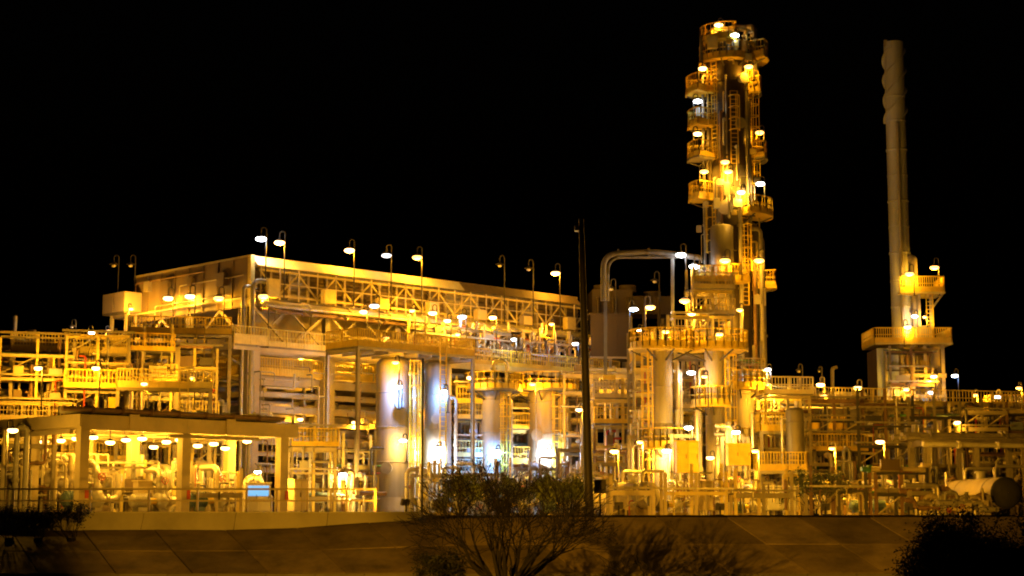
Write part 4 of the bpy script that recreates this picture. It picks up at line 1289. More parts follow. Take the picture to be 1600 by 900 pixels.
MF = [  # px, d, w, depth, h, n, label
    (650, 104, 3.2, 1.5, 3.2, 9, 'low pipework in front of the two leftmost vessels'),
    (735, 108, 3.0, 1.6, 3.4, 9, 'low pipework between the middle vessels of the row'),
    (815, 112, 3.4, 1.8, 4.0, 10, 'low pipework left of the broad vessel'),
    (880, 110, 2.6, 1.6, 5.4, 9, 'tall pipework right of the broad vessel beside the dark pole'),
    (640, 114, 2.0, 1.2, 9.0, 9, 'tall yellow-lit risers between the two leftmost vessels'),
    (715, 116, 2.0, 1.4, 8.6, 9, 'tall risers left of the slim middle vessel'),
    (798, 119, 2.2, 1.4, 8.2, 9, 'tall risers between the slim vessel and the broad vessel'),
    (930, 108, 3.6, 1.6, 4.2, 10, 'pipework right of the dark pole under its rack'),
    (985, 106, 2.0, 1.2, 6.2, 8, 'tall pipework just left of the first slender vessel'),
    (1052, 103, 1.9, 1.2, 6.1, 9, 'bright hooped pipes between the two slender vessels'),
    (1062, 108, 2.2, 1.4, 9.2, 9, 'tall risers behind the two slender vessels'),
    (1132, 103, 1.8, 1.2, 5.9, 8, 'bright curved pipes right of the second slender vessel'),
    (1058, 95, 3.6, 1.2, 1.9, 9, 'knee-high pipework along the embankment edge below the yellow cabinet'),
    (1140, 96, 2.8, 1.2, 2.2, 8, 'knee-high pipework along the embankment edge below the stout vessel'),
    (1196, 109, 3.0, 1.6, 7.6, 11, 'tall pipework behind the yellow railed platforms right of the tower'),
    (1262, 108, 3.0, 1.6, 4.2, 10, 'pipework below the low rack right of the grey drum'),
    (1330, 104, 3.4, 1.8, 2.6, 11, 'tangled low pipework left of the small pale drum'),
    (1400, 97, 3.4, 1.6, 2.2, 11, 'tangled low pipework in front of the right rack'),
    (1445, 106, 3.0, 1.8, 4.0, 9, 'pipework under the right walkway beside the standpipe'),
    (1510, 110, 4.0, 1.8, 4.2, 10, 'pipework behind the pale horizontal drum at the right'),
    (1270, 97, 2.8, 1.4, 1.9, 9, 'low pipework at the embankment edge right of the wide cabinet'),
    (1478, 88, 2.6, 0.9, 1.3, 9, 'low pipework in front of the pale drum above the right bush'),
    (1425, 90, 2.4, 0.9, 1.6, 8, 'low pipework between the square post and the right bush'),
    (1210, 119, 3.4, 1.6, 9.0, 9, 'skyline pipes right of the tower foot'),
    (1085, 118, 2.0, 1.6, 14.6, 8, 'very tall risers at the left side of the distillation tower'),
    (990, 121, 2.8, 1.8, 12.6, 9, 'tall risers behind the tall yellow platform right of the pole'),
    (470, 106, 3.0, 1.6, 3.2, 8, 'low pipework in front of the tall building column'),
    (535, 104, 2.6, 1.6, 3.0, 9, 'low pipework left of the thick leftmost vessel'),
    (10, 101, 3.4, 1.4, 10.2, 11, 'tall risers in front of the left edge rack, leftmost stand'),
    (75, 102, 3.0, 1.4, 10.6, 11, 'tall risers in front of the left edge rack, middle stand'),
    (140, 103, 3.0, 1.4, 11.0, 11, 'tall risers in front of the left edge rack, right stand'),
    (215, 106, 3.2, 1.6, 9.6, 11, 'tall risers left of the building corner above the canopy'),
    (285, 108, 3.0, 1.4, 9.0, 9, 'tall risers just left of the building corner column'),
    (5, 88, 2.8, 1.8, 4.6, 8, 'pipework at the left edge beside the canopy'),
]
for i, (px, d, w, dp, h, n, lab) in enumerate(MF):
    manifold(gnd(px, d), w, dp, h, n, lab, R_(10) if px > 900 else R_(30), 100 + i, rmin=0.05, rmax=0.15 if h < 8 else 0.12, mats=('pipe_alu', 'pipe_alu', 'pipe_grey', 'cream', 'pipe_rust'))
for (px, d, s, lab) in ((1352, 96, 0.8, 'pump set at the embankment edge right of the pale square cabinet'), (1385, 95, 0.8, 'pump set at the embankment edge below the small pale drum'), (1432, 94, 0.75, 'pump set at the embankment edge beside the right bush'),
                        (1046, 93, 0.8, 'pump set at the embankment edge right of the round gauge'), (700, 99, 0.9, 'pump set behind the bare shrub below the second vessel'), (800, 101, 0.9, 'pump set behind the bare shrub below the slim vessel'),
                        (870, 100, 0.9, 'pump set behind the bare shrub near the dark pole'), (1165, 94, 0.7, 'pump set at the embankment edge left of the wide cabinet')):
    pump(gnd(px, d), lab, R_(15), s, 'machine', rnd.choice(['machine_blue', 'machine', 'clad_dark']))



def framework(loc, W, D, H, label, seed, rz=0.0, step=1.35, dull=False):
    """dense open steel bay: thin columns, beams, braces, railings, trays and conduits"""
    r = random.Random(seed)
    CM = ['steel', 'steel_dark', 'pipe_rust'] if dull else ['steel', 'cream', 'yellow_pale']
    t = thing('steel_framework', label, 'framework', loc, rz, 'open steel frameworks')
    nx = max(1, int(round(W / 1.7)))
    xs_ = [W * k / nx for k in range(nx + 1)]
    ys_ = [0, D]
    for x in xs_:
        for y in ys_:
            bar('column', 'ibeam', r.choice(CM), t, (x, y, 0), (x, y, H + r.uniform(-0.3, 0.5)), 0.15)
    z = step * r.uniform(0.7, 1.0)
    while z < H:
        for y in ys_:
            if r.random() < 0.85:
                bar('beam', 'ibeam', r.choice(CM), t, (0, y - 0.1, z), (W, y - 0.1, z), 0.12, r.choice([0.12, 0.18, 0.26]))
        for x in xs_:
            if r.random() < 0.5:
                bar('beam', 'ibeam', 'steel', t, (x + 0.1, 0.0, z + 0.02), (x + 0.1, D, z + 0.02), 0.12, 0.16)
        q = r.random()
        if q < (0.12 if dull else 0.35) and H > 3.5 and z + 1.0 < H + 0.5:
            put('walkway', MB().box(-0.1, -0.5, z + 0.14, W + 0.1, D, z + 0.19), 'grating', t)
            put('railing', MB().rail([(-0.1, -0.48, z + 0.19), (W + 0.1, -0.48, z + 0.19)], 1.05, 0.2, 0.28), r.choice(['yellow', 'yellow_pale', 'cream']), t)
        elif q < 0.6:
            bar('cable_tray', 'box', r.choice(['steel', 'pipe_alu']), t, (-0.3, -0.3, z + 0.25), (W + 0.3, -0.3, z + 0.25), 0.35, 0.1)
        elif q < 0.85:
            for k in range(r.randint(2, 5)):
                rr = r.choice([0.04, 0.06, 0.09, 0.13])
                pipe(t, [(-r.uniform(0, 0.8), D * r.random(), z + 0.1 + rr), (W + r.uniform(0, 0.8), D * r.random(), z + 0.1 + rr)], rr, r.choice(['pipe_alu', 'pipe_grey', 'cream', 'pipe_rust', 'clad', 'pipe_green', 'machine_blue', 'steel_dark']), flanges=[(0, r.random())], n=8)
        for xa, xb in zip(xs_[:-1], xs_[1:]):
            if r.random() < 0.33:
                bar('brace', 'box', r.choice(['steel', 'cream']), t, (xa, -0.02, z - step * 0.8), (xb, -0.02, z), 0.07)
            if r.random() < 0.22:
                put('panel_box', MB().cbox(((xa + xb) / 2, -0.25, z + 0.45), r.uniform(0.3, 1.1), 0.2, r.uniform(0.3, 0.7)), r.choice(['machine', 'cream', 'yellow', 'pale_blue', 'wall_brown', 'steel_dark']), t)
        z += step * r.uniform(0.75, 1.3)
    for k in range(int(W * 3)):
        x, y = r.uniform(0, W), r.uniform(-0.35, D)
        z0, z1 = r.uniform(0, H * 0.6), r.uniform(H * 0.4, H)
        if z1 - z0 < 0.6:
            z1 = z0 + 0.9
        rr = r.choice([0.025, 0.035, 0.05, 0.08])
        pipe(t, [(x, y, z0), (x, y, z1), (x + r.uniform(-1, 1), y, z1)], rr, r.choice(['pipe_alu', 'pipe_grey', 'cream', 'yellow_pale', 'pipe_rust', 'steel_dark', 'valve_red']), br=0.15, n=6, name='conduit')
    return t


FW = [  # px, d, w, depth, h, label
    (-10, 100.5, 4.2, 1.6, 10.4, 'steel framework in front of the left edge rack, leftmost'),
    (95, 101.5, 3.6, 1.6, 10.8, 'steel framework in front of the left edge rack, middle'),
    (172, 104.5, 3.4, 1.8, 11.2, 'steel framework above the canopy below the ladder tower'),
    (262, 107.0, 2.8, 1.6, 10.6, 'steel framework above the canopy just left of the building corner'),
    (636, 114.5, 1.8, 1.5, 9.6, 'narrow steel framework between the two leftmost vessels'),
    (712, 115.5, 2.2, 1.5, 9.2, 'narrow steel framework left of the slim vessel'),
    (795, 118.5, 1.6, 1.5, 8.6, 'narrow steel framework between the slim and the broad vessel'),
    (882, 117.0, 2.0, 1.5, 9.6, 'steel framework right of the broad vessel behind the dark pole'),
    (930, 114.0, 3.8, 1.8, 9.2, 'steel framework right of the dark pole below the shed'),
    (992, 110.5, 1.8, 1.6, 12.0, 'steel framework left of the first slender vessel'),
    (1058, 111.0, 2.2, 1.8, 13.2, 'steel framework behind the two slender vessels'),
    (1088, 113.5, 2.6, 1.8, 16.0, 'tall steel framework at the left foot of the tower'),
    (1148, 114.0, 2.0, 1.8, 11.6, 'steel framework at the right foot of the tower'),
    (1200, 107.0, 2.8, 1.8, 8.2, 'steel framework right of the stout vessel'),
    (1262, 110.0, 3.8, 1.8, 7.6, 'steel framework below the bright skyline pipes'),
    (1345, 109.0, 3.6, 1.8, 7.8, 'steel framework below the heater, left one'),
    (1425, 109.5, 3.4, 1.8, 7.2, 'steel framework below the heater, right one'),
    (1500, 111.0, 3.4, 1.8, 7.4, 'steel framework right of the heater behind the drum'),
    (1572, 112.0, 3.4, 1.8, 7.0, 'steel framework at the right edge of the photograph'),
    (1398, 132.0, 3.4, 0.9, 12.6, 'steel framework in front of the heater under its main platform'),
    (955, 88.5, 2.2, 0.9, 1.9, 'low steel framework at the embankment edge left of the round gauge'),
    (1040, 89.0, 3.2, 0.9, 2.2, 'low steel framework at the embankment edge below the yellow cabinet'),
    (1150, 90.0, 3.0, 0.9, 2.1, 'low steel framework at the embankment edge below the stout vessel'),
    (1268, 91.0, 3.0, 0.9, 2.2, 'low steel framework at the embankment edge right of the grey drum'),
    (1370, 91.0, 2.8, 0.9, 2.4, 'low steel framework at the embankment edge left of the square post'),
    (150, 92.5, 2.6, 1.0, 2.6, 'low steel framework among the pumps right of the first canopy post'),
    (300, 93.5, 2.6, 1.0, 2.6, 'low steel framework among the pumps right of the middle canopy post'),
    (455, 103.0, 2.6, 1.2, 5.6, 'steel framework right of the canopy end before the building'),
    (535, 107.0, 2.0, 1.2, 5.0, 'steel framework left of the thick leftmost vessel'),
]
for i, (px, d, w, dp, h, lab) in enumerate(FW):
    framework(gnd(px, d), w, dp, h, lab, 300 + i, R_(8) if px > 900 else R_(18), dull=px > 1250)
framework(bl(12.2, -3.4, 10.54), 8.0, 1.8, 3.0, 'steel framework standing on the left half of the service platform', 340, A, 1.0)
framework(bl(21.6, -3.4, 10.54), 8.0, 1.8, 2.8, 'steel framework standing on the right half of the service platform', 341, A, 1.0)

lp = thing('pale_pipe', 'long pale pipe on short posts at the right edge above the drum', 'pipe', gnd(1442, 101))
q = gnd(1442, 101)
e0, e1 = at(1442, 694, 101) - q, at(1625, 697, 104) - q
pipe(lp, [e0, e1], 0.15, 'white_wall', flanges=[(0, 0.3), (0, 0.63)])
for f in (0.05, 0.45, 0.85):
    p = e0.lerp(e1, f)
    bar('post', 'ibeam', 'steel', lp, (p.x, p.y, 0), (p.x, p.y, p.z - 0.16), 0.18)
# inclined pipe loop pieces on the right skyline
sp = thing('vent_stack', 'thin grey vent pipe with bent top on the skyline left of the heater', 'pipe', gnd(1306, 121))
put('pipe', MB().path(rounded([(0, 0, 0), (0, 0, zof(576, 121)), (0.35, 0, zof(573, 121))], 0.2), 0.13, 10), 'clad_dark', sp)
put('base_flange', MB().disc((0, 0, 0.05), (0, 0, 1), 0.3, 0.1, 12), 'steel', sp)
vp = thing('vent_stack', 'thin grey vent pipe at the left edge of the photograph', 'pipe', gnd(11, 116))
put('pipe', MB().tube((0, 0, 0), (0, 0, zof(494, 116)), 0.16, 10), 'pipe_grey', vp)
put('base_flange', MB().disc((0, 0, 0.05), (0, 0, 1), 0.34, 0.1, 12), 'steel', vp)

# ------------------------------------------------------------------ lamps
PW = 1.6
COLS = {'o': (1.0, 0.41, 0.014), 'y': (1.0, 0.455, 0.025), 'w': (0.86, 0.93, 1.0), 'b': (0.16, 0.42, 1.0), 'n': (1.0, 0.56, 0.09)}
GLOW = {'o': 'glow_sodium', 'y': 'glow_sodium', 'w': 'glow_white', 'b': 'glow_white', 'n': 'glow_white', 'd': 'glow_dim'}
_shade = MB().lathe([(0.05, 0.26), (0.1, 0.24), (0.33, 0.1), (0.34, 0.07), (0.3, 0.08), (0.1, 0.16), (0.01, 0.17)], 14)
SHADE = _shade.mesh('lamp_shade', 'pole')
_bl = {g: MB().ball((0, 0, 0), 0.36, 0.36, 0.15, 12, 7).mesh('bulb', g) for g in ('glow_sodium', 'glow_mid', 'glow_white', 'glow_dim')}
_bl['off'] = MB().ball((0, 0, 0), 0.16, 0.16, 0.1, 10, 6).mesh('bulb', 'dial_white')
FL_BODY = MB().box(-0.34, -0.05, -0.24, 0.34, 0.2, 0.24).mesh('fill_flood_body', 'housing')
_fl = {g: MB().box(-0.3, -0.075, -0.2, 0.3, -0.053, 0.2).mesh('fill_flood_lens', g) for g in ('glow_sodium', 'glow_white', 'glow_dim')}


def add_light(parent, loc, col, power, size=0.12, wk=0.25):
    ld = bpy.data.lights.new('lamp_light', 'POINT')
    ld.energy = power * PW * (wk if col in 'wb' else 1.0)
    ld.color = COLS[col]
    ld.shadow_soft_size = size
    return link('lamp_light', ld, parent, loc)


def goose(px, py, d, label, lit='o', power=260, by=None, side=-1, group='gooseneck lamps', pm='pole', gap=0.34, rise=0.75, s=1.0):
    """post with a hooked top from which a bell shade hangs; side -1: the shade hangs left of the post"""
    hsh = ((int(px) * 7 + int(py) * 13) % 10) / 10.0
    if py > 480 and s == 1.0:
        s = 0.5 + 0.4 * hsh
        if rise > 0.5:
            rise, gap = 0.3 + 0.3 * hsh, 0.18 + 0.12 * hsh
    c = at(px, py, d)
    zb = zof(by if by else py + 42, d)
    root = thing('gooseneck_lamp', label, 'lamp', (c.x - side * gap, c.y, zb), 0, group)
    h = c.z + rise - zb
    pts = [(0, 0, 0), (0, 0, h - gap / 2)]
    for k in range(1, 8):
        a = PI * k / 8
        pts.append((side * (gap / 2 - gap / 2 * math.cos(a)), 0, h - gap / 2 + gap / 2 * math.sin(a)))
    pts += [(side * gap, 0, h - gap / 2), (side * gap, 0, h - rise + 0.2)]
    put('post', MB().path(pts, 0.042, 8), pm, root)
    put('base_plate', MB().cbox((0, 0, 0.02), 0.24, 0.24, 0.04), pm, root)
    zl = c.z - zb
    link('lamp_shade', SHADE, root, (side * gap, 0, zl + 0.0), None, (s, s, s))
    link('bulb', _bl['glow_mid' if GLOW[lit] == 'glow_sodium' and hsh < 0.45 else GLOW[lit]] if lit else _bl['off'], root, (side * gap, 0, zl - 0.02), None, (s, s, s))
    if lit and lit != 'd':
        add_light(root, (side * gap, 0, zl - 0.32), lit, power, 0.12, 0.7 if 'vessel' in group else 0.22)
    return root


def pendant(loc, drop, label, lit='y', power=230, group='lamps hanging under the canopy'):
    root = thing('pendant_lamp', label, 'lamp', loc, 0, group)
    put('rod', MB().tube((0, 0, 0), (0, 0, -drop + 0.2), 0.04, 6), 'steel', root)
    link('lamp_shade', SHADE, root, (0, 0, -drop), None, (0.72, 0.72, 0.72))
    link('bulb', _bl[GLOW[lit]], root, (0, 0, -drop - 0.02), None, (0.72, 0.72, 0.72))
    add_light(root, (0, 0, -drop - 0.32), lit, power)
    return root


def flood(px, d, z, label, power=3000, tilt=12, rz=0.0, lit='o', base=0.0, group='added ground floodlights turned towards the plant', size=115):
    """added fill light: box floodlight on a short stand, its lens facing the plant"""
    g0 = at(px, 812, d)
    root = thing('floodlight', label, 'floodlight', (g0.x, d, base), R_(180 + rz), group)
    h = z - base
    put('stand', MB().tube((0, 0.1, 0), (0, 0.1, h), 0.045, 8).cbox((0, 0.1, 0.02), 0.3, 0.3, 0.04), 'pole', root)
    e = (R_(-tilt), 0, 0)
    link('fill_flood_body', FL_BODY, root, (0, 0, h), e, (0.6, 0.6, 0.6))
    link('fill_flood_lens', _fl[GLOW[lit]], root, (0, 0, h), e, (0.6, 0.6, 0.6))
    ld = bpy.data.lights.new('lamp_light', 'SPOT')
    ld.energy = power * PW
    ld.color = COLS[lit]
    ld.spot_size = R_(size)
    ld.spot_blend = 0.6
    ld.shadow_soft_size = 0.12
    link('lamp_light', ld, root, (0, -0.12, h + 0.02), (R_(90 + tilt), 0, R_(180)))
    return root


# lamps along the roof edge: their posts rise from the ledge of the long side
def roof_lamp(px, py, lit, power, label, u, s=1.0):
    p = bl(u, -0.5, 14.2)
    goose(px, py, p.y, label, lit, power, by=None, group='gooseneck lamps along the roof edge')


def d_front(px, v=-0.75):
    """depth of the long side's face (offset v) under photograph column px"""
    k = (px - 800) / FPX / _ct
    o = bl(0, v)
    # o.x + u cosA = k (o.y + u sinA)
    u = (k * o.y - o.x) / (math.cos(A) - k * math.sin(A))
    return o.y + u * math.sin(A)


for (px, py, lit, pw, lab) in ((408, 373, 'w', 260, 'white-lit gooseneck lamp on the roof nearest the building corner'), (437, 379, 'o', 330, 'orange-lit gooseneck lamp on the roof second from the corner'),
                               (546, 391, 'o', 360, 'orange-lit gooseneck lamp on the roof third from the corner'), (604, 399, 'd', 0, 'dimly lit white gooseneck lamp on the roof between two orange ones'),
                               (652, 402, 'o', 360, 'orange-lit gooseneck lamp on the roof middle'), (781, 415, None, 0, 'unlit gooseneck lamp on the roof, left of the two dark ones near the pole'),
                               (826, 421, None, 0, 'unlit gooseneck lamp on the roof, right of the two dark ones near the pole'), (868, 427, 'o', 330, 'orange-lit gooseneck lamp on the roof nearest the dark pole')):
    d = d_front(px)
    z = 14.2
    goose(px, py, d, lab, lit, pw, by=812 - (14.2 + 0.2) / d * FPX * 1.0, group='gooseneck lamps along the roof edge')

G = [  # px, py, d, lit, power, base py, side, label
    (20, 672, 83.5, 'y', 260, 800, 1, 'lamp on a low post at the left edge in front of the canopy'),
    (178, 415, 121.5, None, 0, 473, -1, 'unlit gooseneck lamp on the ladder tower, left one'),
    (204, 415, 121.8, None, 0, 473, -1, 'unlit gooseneck lamp on the ladder tower, right one'),
    (112, 511, 116, None, 0, 560, -1, 'unlit dark gooseneck lamp above the left pipe rack'),
    (144, 519, 115, 'w', 160, 555, 1, 'white-lit gooseneck lamp above the left pipe rack'),
    (170, 517, 116, 'o', 420, 560, 1, 'orange-lit gooseneck lamp left of the ladder tower foot'),
    (205, 482, 119, 'o', 380, 530, 1, 'orange-lit gooseneck lamp under the ladder tower top box'),
    (225, 517, 117, 'w', 120, 560, -1, 'small white-lit gooseneck lamp right of the ladder tower'),
    (263, 466, 117.4, 'o', 170, 545, -1, 'orange-lit lamp by the smooth end wall, left of the bright pair'),
    (297, 463, 116, 'y', 210, 545, -1, 'brightest orange-lit lamp by the smooth end wall'),
    (342, 466, 113, 'o', 170, 545, -1, 'orange-lit lamp by the smooth end wall next to the corner'),
    (412, 463, 111.6, 'o', 300, 540, -1, 'orange-lit lamp just right of the building corner below the ledge'),
    (568, 487, 115, 'o', 300, 545, -1, 'orange-lit lamp at the left end of the service platform'),
    (585, 478, 117, 'd', 0, 545, -1, 'dim white lamp at the left end of the service platform'),
    (604, 528, 112.5, 'y', 220, 552, 1, 'bright lamp low over the leftmost vessel platform'),
    (644, 485, 118, 'o', 280, 548, -1, 'orange-lit lamp over the service platform, second from its left end'),
    (676, 489, 118.5, 'y', 280, 548, -1, 'orange-lit lamp over the service platform, third from its left end'),
    (699, 501, 118, 'o', 240, 548, -1, 'orange-lit lamp over the service platform left of the bluish one'),
    (722, 495, 120, 'b', 90, 548, -1, 'bluish-lit lamp over the middle of the service platform'),
    (715, 522, 119, 'y', 180, 552, -1, 'small orange-lit lamp low over the middle of the service platform'),
    (770, 496, 122, 'o', 320, 552, -1, 'orange-lit lamp over the service platform left of the white hooped one'),
    (803, 530, 121, 'w', 200, 560, -1, 'white-lit lamp hooped over the right part of the service platform'),
    (862, 506, 126, 'o', 260, 552, -1, 'orange-lit lamp at the right end of the service platform'),
    (899, 537, 125, 'b', 110, 600, -1, 'bluish-lit lamp just left of the dark pole'),
    (618, 566, 107.5, 'o', 260, 640, -1, 'orange-lit lamp on the front of the thick leftmost vessel'),
    (990, 483, 116, 'b', 110, 545, 1, 'bluish-lit lamp left of the slender vessel platform'),
    (1016, 480, 117, 'o', 240, 545, 1, 'orange-lit lamp beside the bluish one right of the dark shed'),
    (998, 515, 113, 'n', 160, 545, -1, 'warm white lamp on the tall platform right of the dark pole'),
    (1040, 518, 104, 'o', 200, 545, 1, 'orange-lit lamp on top of the first slender vessel'),
    (1064, 398, 116.5, 'w', 200, 450, -1, 'white-lit lamp at the tower end of the overhead pipe'),
    (1085, 416, 115.5, 'w', 150, 455, -1, 'lower white-lit lamp at the tower end of the overhead pipe'),
    (1070, 470, 114, 'o', 260, 520, -1, 'orange-lit lamp left of the tower foot, upper of a close pair'),
    (1081, 490, 113, 'y', 260, 540, -1, 'orange-lit lamp left of the tower foot, lower of a close pair'),
    (1133, 407, 114.5, 'o', 260, 450, -1, 'orange-lit lamp on the front of the tower above the reboiler platform'),
    (1186, 407, 116, 'o', 110, 450, -1, 'orange-lit lamp on the right side of the tower at half height'),
    (1156, 484, 114, 'o', 240, 530, -1, 'orange-lit lamp in front of the tower above the second slender vessel'),
    (1124, 522, 104.5, 'y', 240, 545, 1, 'orange-lit lamp on top of the second slender vessel'),
    (1080, 582, 104.5, 'w', 110, 640, -1, 'white-lit lamp between the two slender vessels'),
    (1101, 588, 104.2, 'y', 160, 640, -1, 'small orange-lit lamp left of the second slender vessel'),
    (1200, 577, 110, 'w', 220, 655, -1, 'white-lit lamp right of the tower foot, topmost of three'),
    (1200, 600, 109, 'o', 220, 655, -1, 'orange-lit lamp right of the tower foot, middle of three'),
    (1204, 619, 108, 'y', 220, 660, -1, 'orange-lit lamp right of the tower foot, lowest of three'),
    (1282, 601, 113, 'o', 200, 640, -1, 'orange-lit lamp at the end of the bright skyline pipes, upper one'),
    (1287, 618, 112, 'o', 220, 655, -1, 'orange-lit lamp at the end of the bright skyline pipes, lower one'),
    (1248, 580, 118, None, 0, 615, -1, 'unlit gooseneck lamp over the bright skyline pipes, left one'),
    (1280, 580, 118, None, 0, 615, -1, 'unlit gooseneck lamp over the bright skyline pipes, right one'),
    (1340, 606, 116, 'o', 200, 650, -1, 'orange-lit lamp left of the pale heater casing'),
    (1460, 418, 133.5, 'o', 190, 462, -1, 'orange-red lamp at the outer corner of the upper heater platform'),
    (1421, 428, 132.6, 'y', 150, 462, -1, 'lamp beside the chimney on the upper heater platform'),
    (1429, 494, 133, 'w', 80, 543, -1, 'white lamp under the upper heater platform'),
    (1445, 495, 133, 'y', 150, 543, -1, 'orange-lit lamp under the upper heater platform right of the white one'),
    (1418, 511, 132.3, 'y', 150, 543, 1, 'orange-lit lamp on the main heater platform beside the chimney'),
    (1459, 588, 131.5, 'o', 260, 625, -1, 'orange-lit lamp below the main heater platform on the right'),
    (1455, 613, 131, 'w', 90, 640, -1, 'white-lit lamp at the right foot of the heater'),
    (1416, 608, 131.8, 'y', 220, 640, -1, 'orange-lit lamp at the middle foot of the heater'),
    (1492, 587, 126, 'b', 110, 645, -1, 'bluish-lit gooseneck lamp on the skyline right of the heater'),
    (1523, 617, 118, 'o', 240, 660, -1, 'orange-lit gooseneck lamp on the right walkway'),
    (1558, 620, 119, 'n', 110, 660, -1, 'pale lamp on the right walkway beside the small blue sign light'),
    (1592, 606, 117, 'o', 120, 655, -1, 'gooseneck lamp at the right edge of the photograph'),
    (1023, 440, 126, None, 0, 470, -1, 'unlit gooseneck lamp over the dark air cooler'),
    (955, 452, 125, None, 0, 490, -1, 'unlit gooseneck lamp between the dark pole and the air cooler'),
    (1495, 660, 110, 'o', 160, 760, -1, 'lamp under the right walkway above the drum'),
    (1375, 690, 95, 'o', 420, 780, -1, 'lamp under the long low rack left of the standpipe'),
    (1300, 700, 95, 'o', 420, 800, -1, 'lamp under the long low rack right of the grey drum'),
    (1000, 690, 93, 'y', 420, 790, -1, 'lamp left of the flooded slender vessel'),
    (960, 600, 117, 'o', 190, 700, -1, 'lamp inside the pipe rack right of the dark pole'),
    (960, 705, 97, 'o', 420, 800, -1, 'lamp low inside the pipe rack right of the dark pole'),
    (1180, 704, 94, 'y', 420, 790, -1, 'lamp beside the upright ladder right of the stout vessel'),
    (536, 741, 104, 'n', 420, 803, -1, 'small warm lamp low in front of the building right of the canopy'),
    (470, 560, 116.5, 'o', 420, 620, -1, 'added lamp on the upper floor behind the bright yellow railing'),  # this and the next three: added lamps lighting the open floors
    (560, 570, 118.5, 'o', 420, 625, -1, 'added lamp on the upper floor right of the second building column'),
    (470, 655, 116, 'o', 300, 690, -1, 'added lamp on the middle floor of the building near the canopy end'),
    (555, 660, 118, 'o', 300, 690, -1, 'added lamp on the middle floor of the building left of the thick vessel'),
    (300, 590, 104, 'o', 420, 640, -1, 'added lamp on the left gallery of the building below the railing'),  # this and the next three: added lamps brightening gallery and left rack
    (225, 600, 102, 'o', 420, 650, -1, 'added lamp above the canopy roof left of the building corner'),
    (60, 575, 98.5, 'o', 420, 640, -1, 'added lamp on the crowded left edge rack, left one'),
    (150, 575, 99.5, 'o', 420, 640, -1, 'added lamp on the crowded left edge rack, right one'),
    (735, 590, 113, 'y', 220, 660, -1, 'lamp between the second and third vessels below the service platform'),
    (832, 600, 116, 'o', 240, 690, -1, 'lamp left of the broad vessel below the service platform'),
    (905, 640, 114, 'o', 240, 730, -1, 'lamp behind the dark pole at mid height'),
    (660, 640, 112, 'o', 240, 730, -1, 'lamp between the two leftmost vessels at mid height'),
]
for (px, py, d, lit, pw, by, side, lab) in G:
    if py > 590 and d < 125:          # lamp standards that rise from the ground
        goose(px, py, d, lab, lit, pw, 812 - 0.2 / d * FPX, side, pm='steel')
    else:
        goose(px, py, d, lab, lit, pw, by, side)

# tower lamps
for (px, py, off, lit, pw, lab) in ((1123, 39, -1.2, 'o', 240, 'orange-lit lamp at the very top of the distillation tower'), (1148, 55, -1.9, 'w', 90, 'bluish white lamp near the top of the distillation tower'),
                                    (1098, 107, -1.0, 'o', 170, 'orange-lit lamp on the left side of the tower below its crown'), (1170, 104, -1.6, 'o', 170, 'orange-lit lamp on the right side of the tower below its crown'),
                                    (1090, 158, -0.9, 'w', 110, 'white-lit lamp on the left side of the tower under the first basket'), (1187, 207, -0.6, 'o', 130, 'orange-lit lamp on the right side of the tower above the right basket'),
                                    (1090, 209, -0.9, 'y', 120, 'orange-lit lamp on the left side of the tower under the second basket'), (1133, 253, -2.4, 'o', 150, 'upper orange-lit lamp on the front of the tower belt'),
                                    (1138, 268, -2.5, 'y', 650, 'brightest lamp on the front of the tower belt'), (1100, 268, -1.6, 'o', 150, 'orange-lit lamp on the left of the tower belt'),
                                    (1188, 287, -1.8, 'n', 170, 'pale lamp on the right side of the tower belt platform'), (1158, 300, -2.5, 'y', 420, 'lamp low on the front of the tower belt')):
    goose(px, py, DT + off, lab, lit, pw * 0.5, py + 22, -1 if px > 1110 else 1, 'gooseneck lamps on the distillation tower', gap=0.3, rise=0.5, s=0.85)

# canopy pendants
for k, (px, py, d, lab) in enumerate(((95, 688, 94, 'leftmost hanging lamp under the canopy'), (119, 685, 96, 'hanging lamp under the canopy second from the left'), (146, 683, 92, 'hanging lamp just right of the first canopy post'),
                                      (172, 691, 90, 'lower hanging lamp in the first canopy bay left of the glowing post'), (197, 687, 93, 'hanging lamp at the glowing inner post of the first bay'), (222, 685, 91, 'hanging lamp in the middle of the first canopy bay'),
                                      (260, 690, 94, 'hanging lamp left of the middle canopy post'), (281, 687, 95, 'hanging lamp hidden half behind the middle canopy post'), (309, 696, 93, 'lower hanging lamp right of the middle canopy post'),
                                      (334, 693, 96, 'hanging lamp at the second glowing inner post'), (386, 689, 98, 'hanging lamp left of the third canopy post'), (69, 690, 97, 'hanging lamp at the far left behind the first canopy post'), (352, 700, 95, 'lower hanging lamp between the second glowing post and the third post'), (240, 698, 96, 'small lower hanging lamp left of the middle canopy post'))):
    c = at(px, py, d)
    pendant((c.x, c.y, 4.9), 4.9 - c.z, lab, 'y', 115)
goose(403, 737, 99, 'small lamp above the blue lit window', 'n', 200, 790, -1)
goose(437, 731, 97, 'small lamp on the third canopy post', 'y', 300, 770, -1)

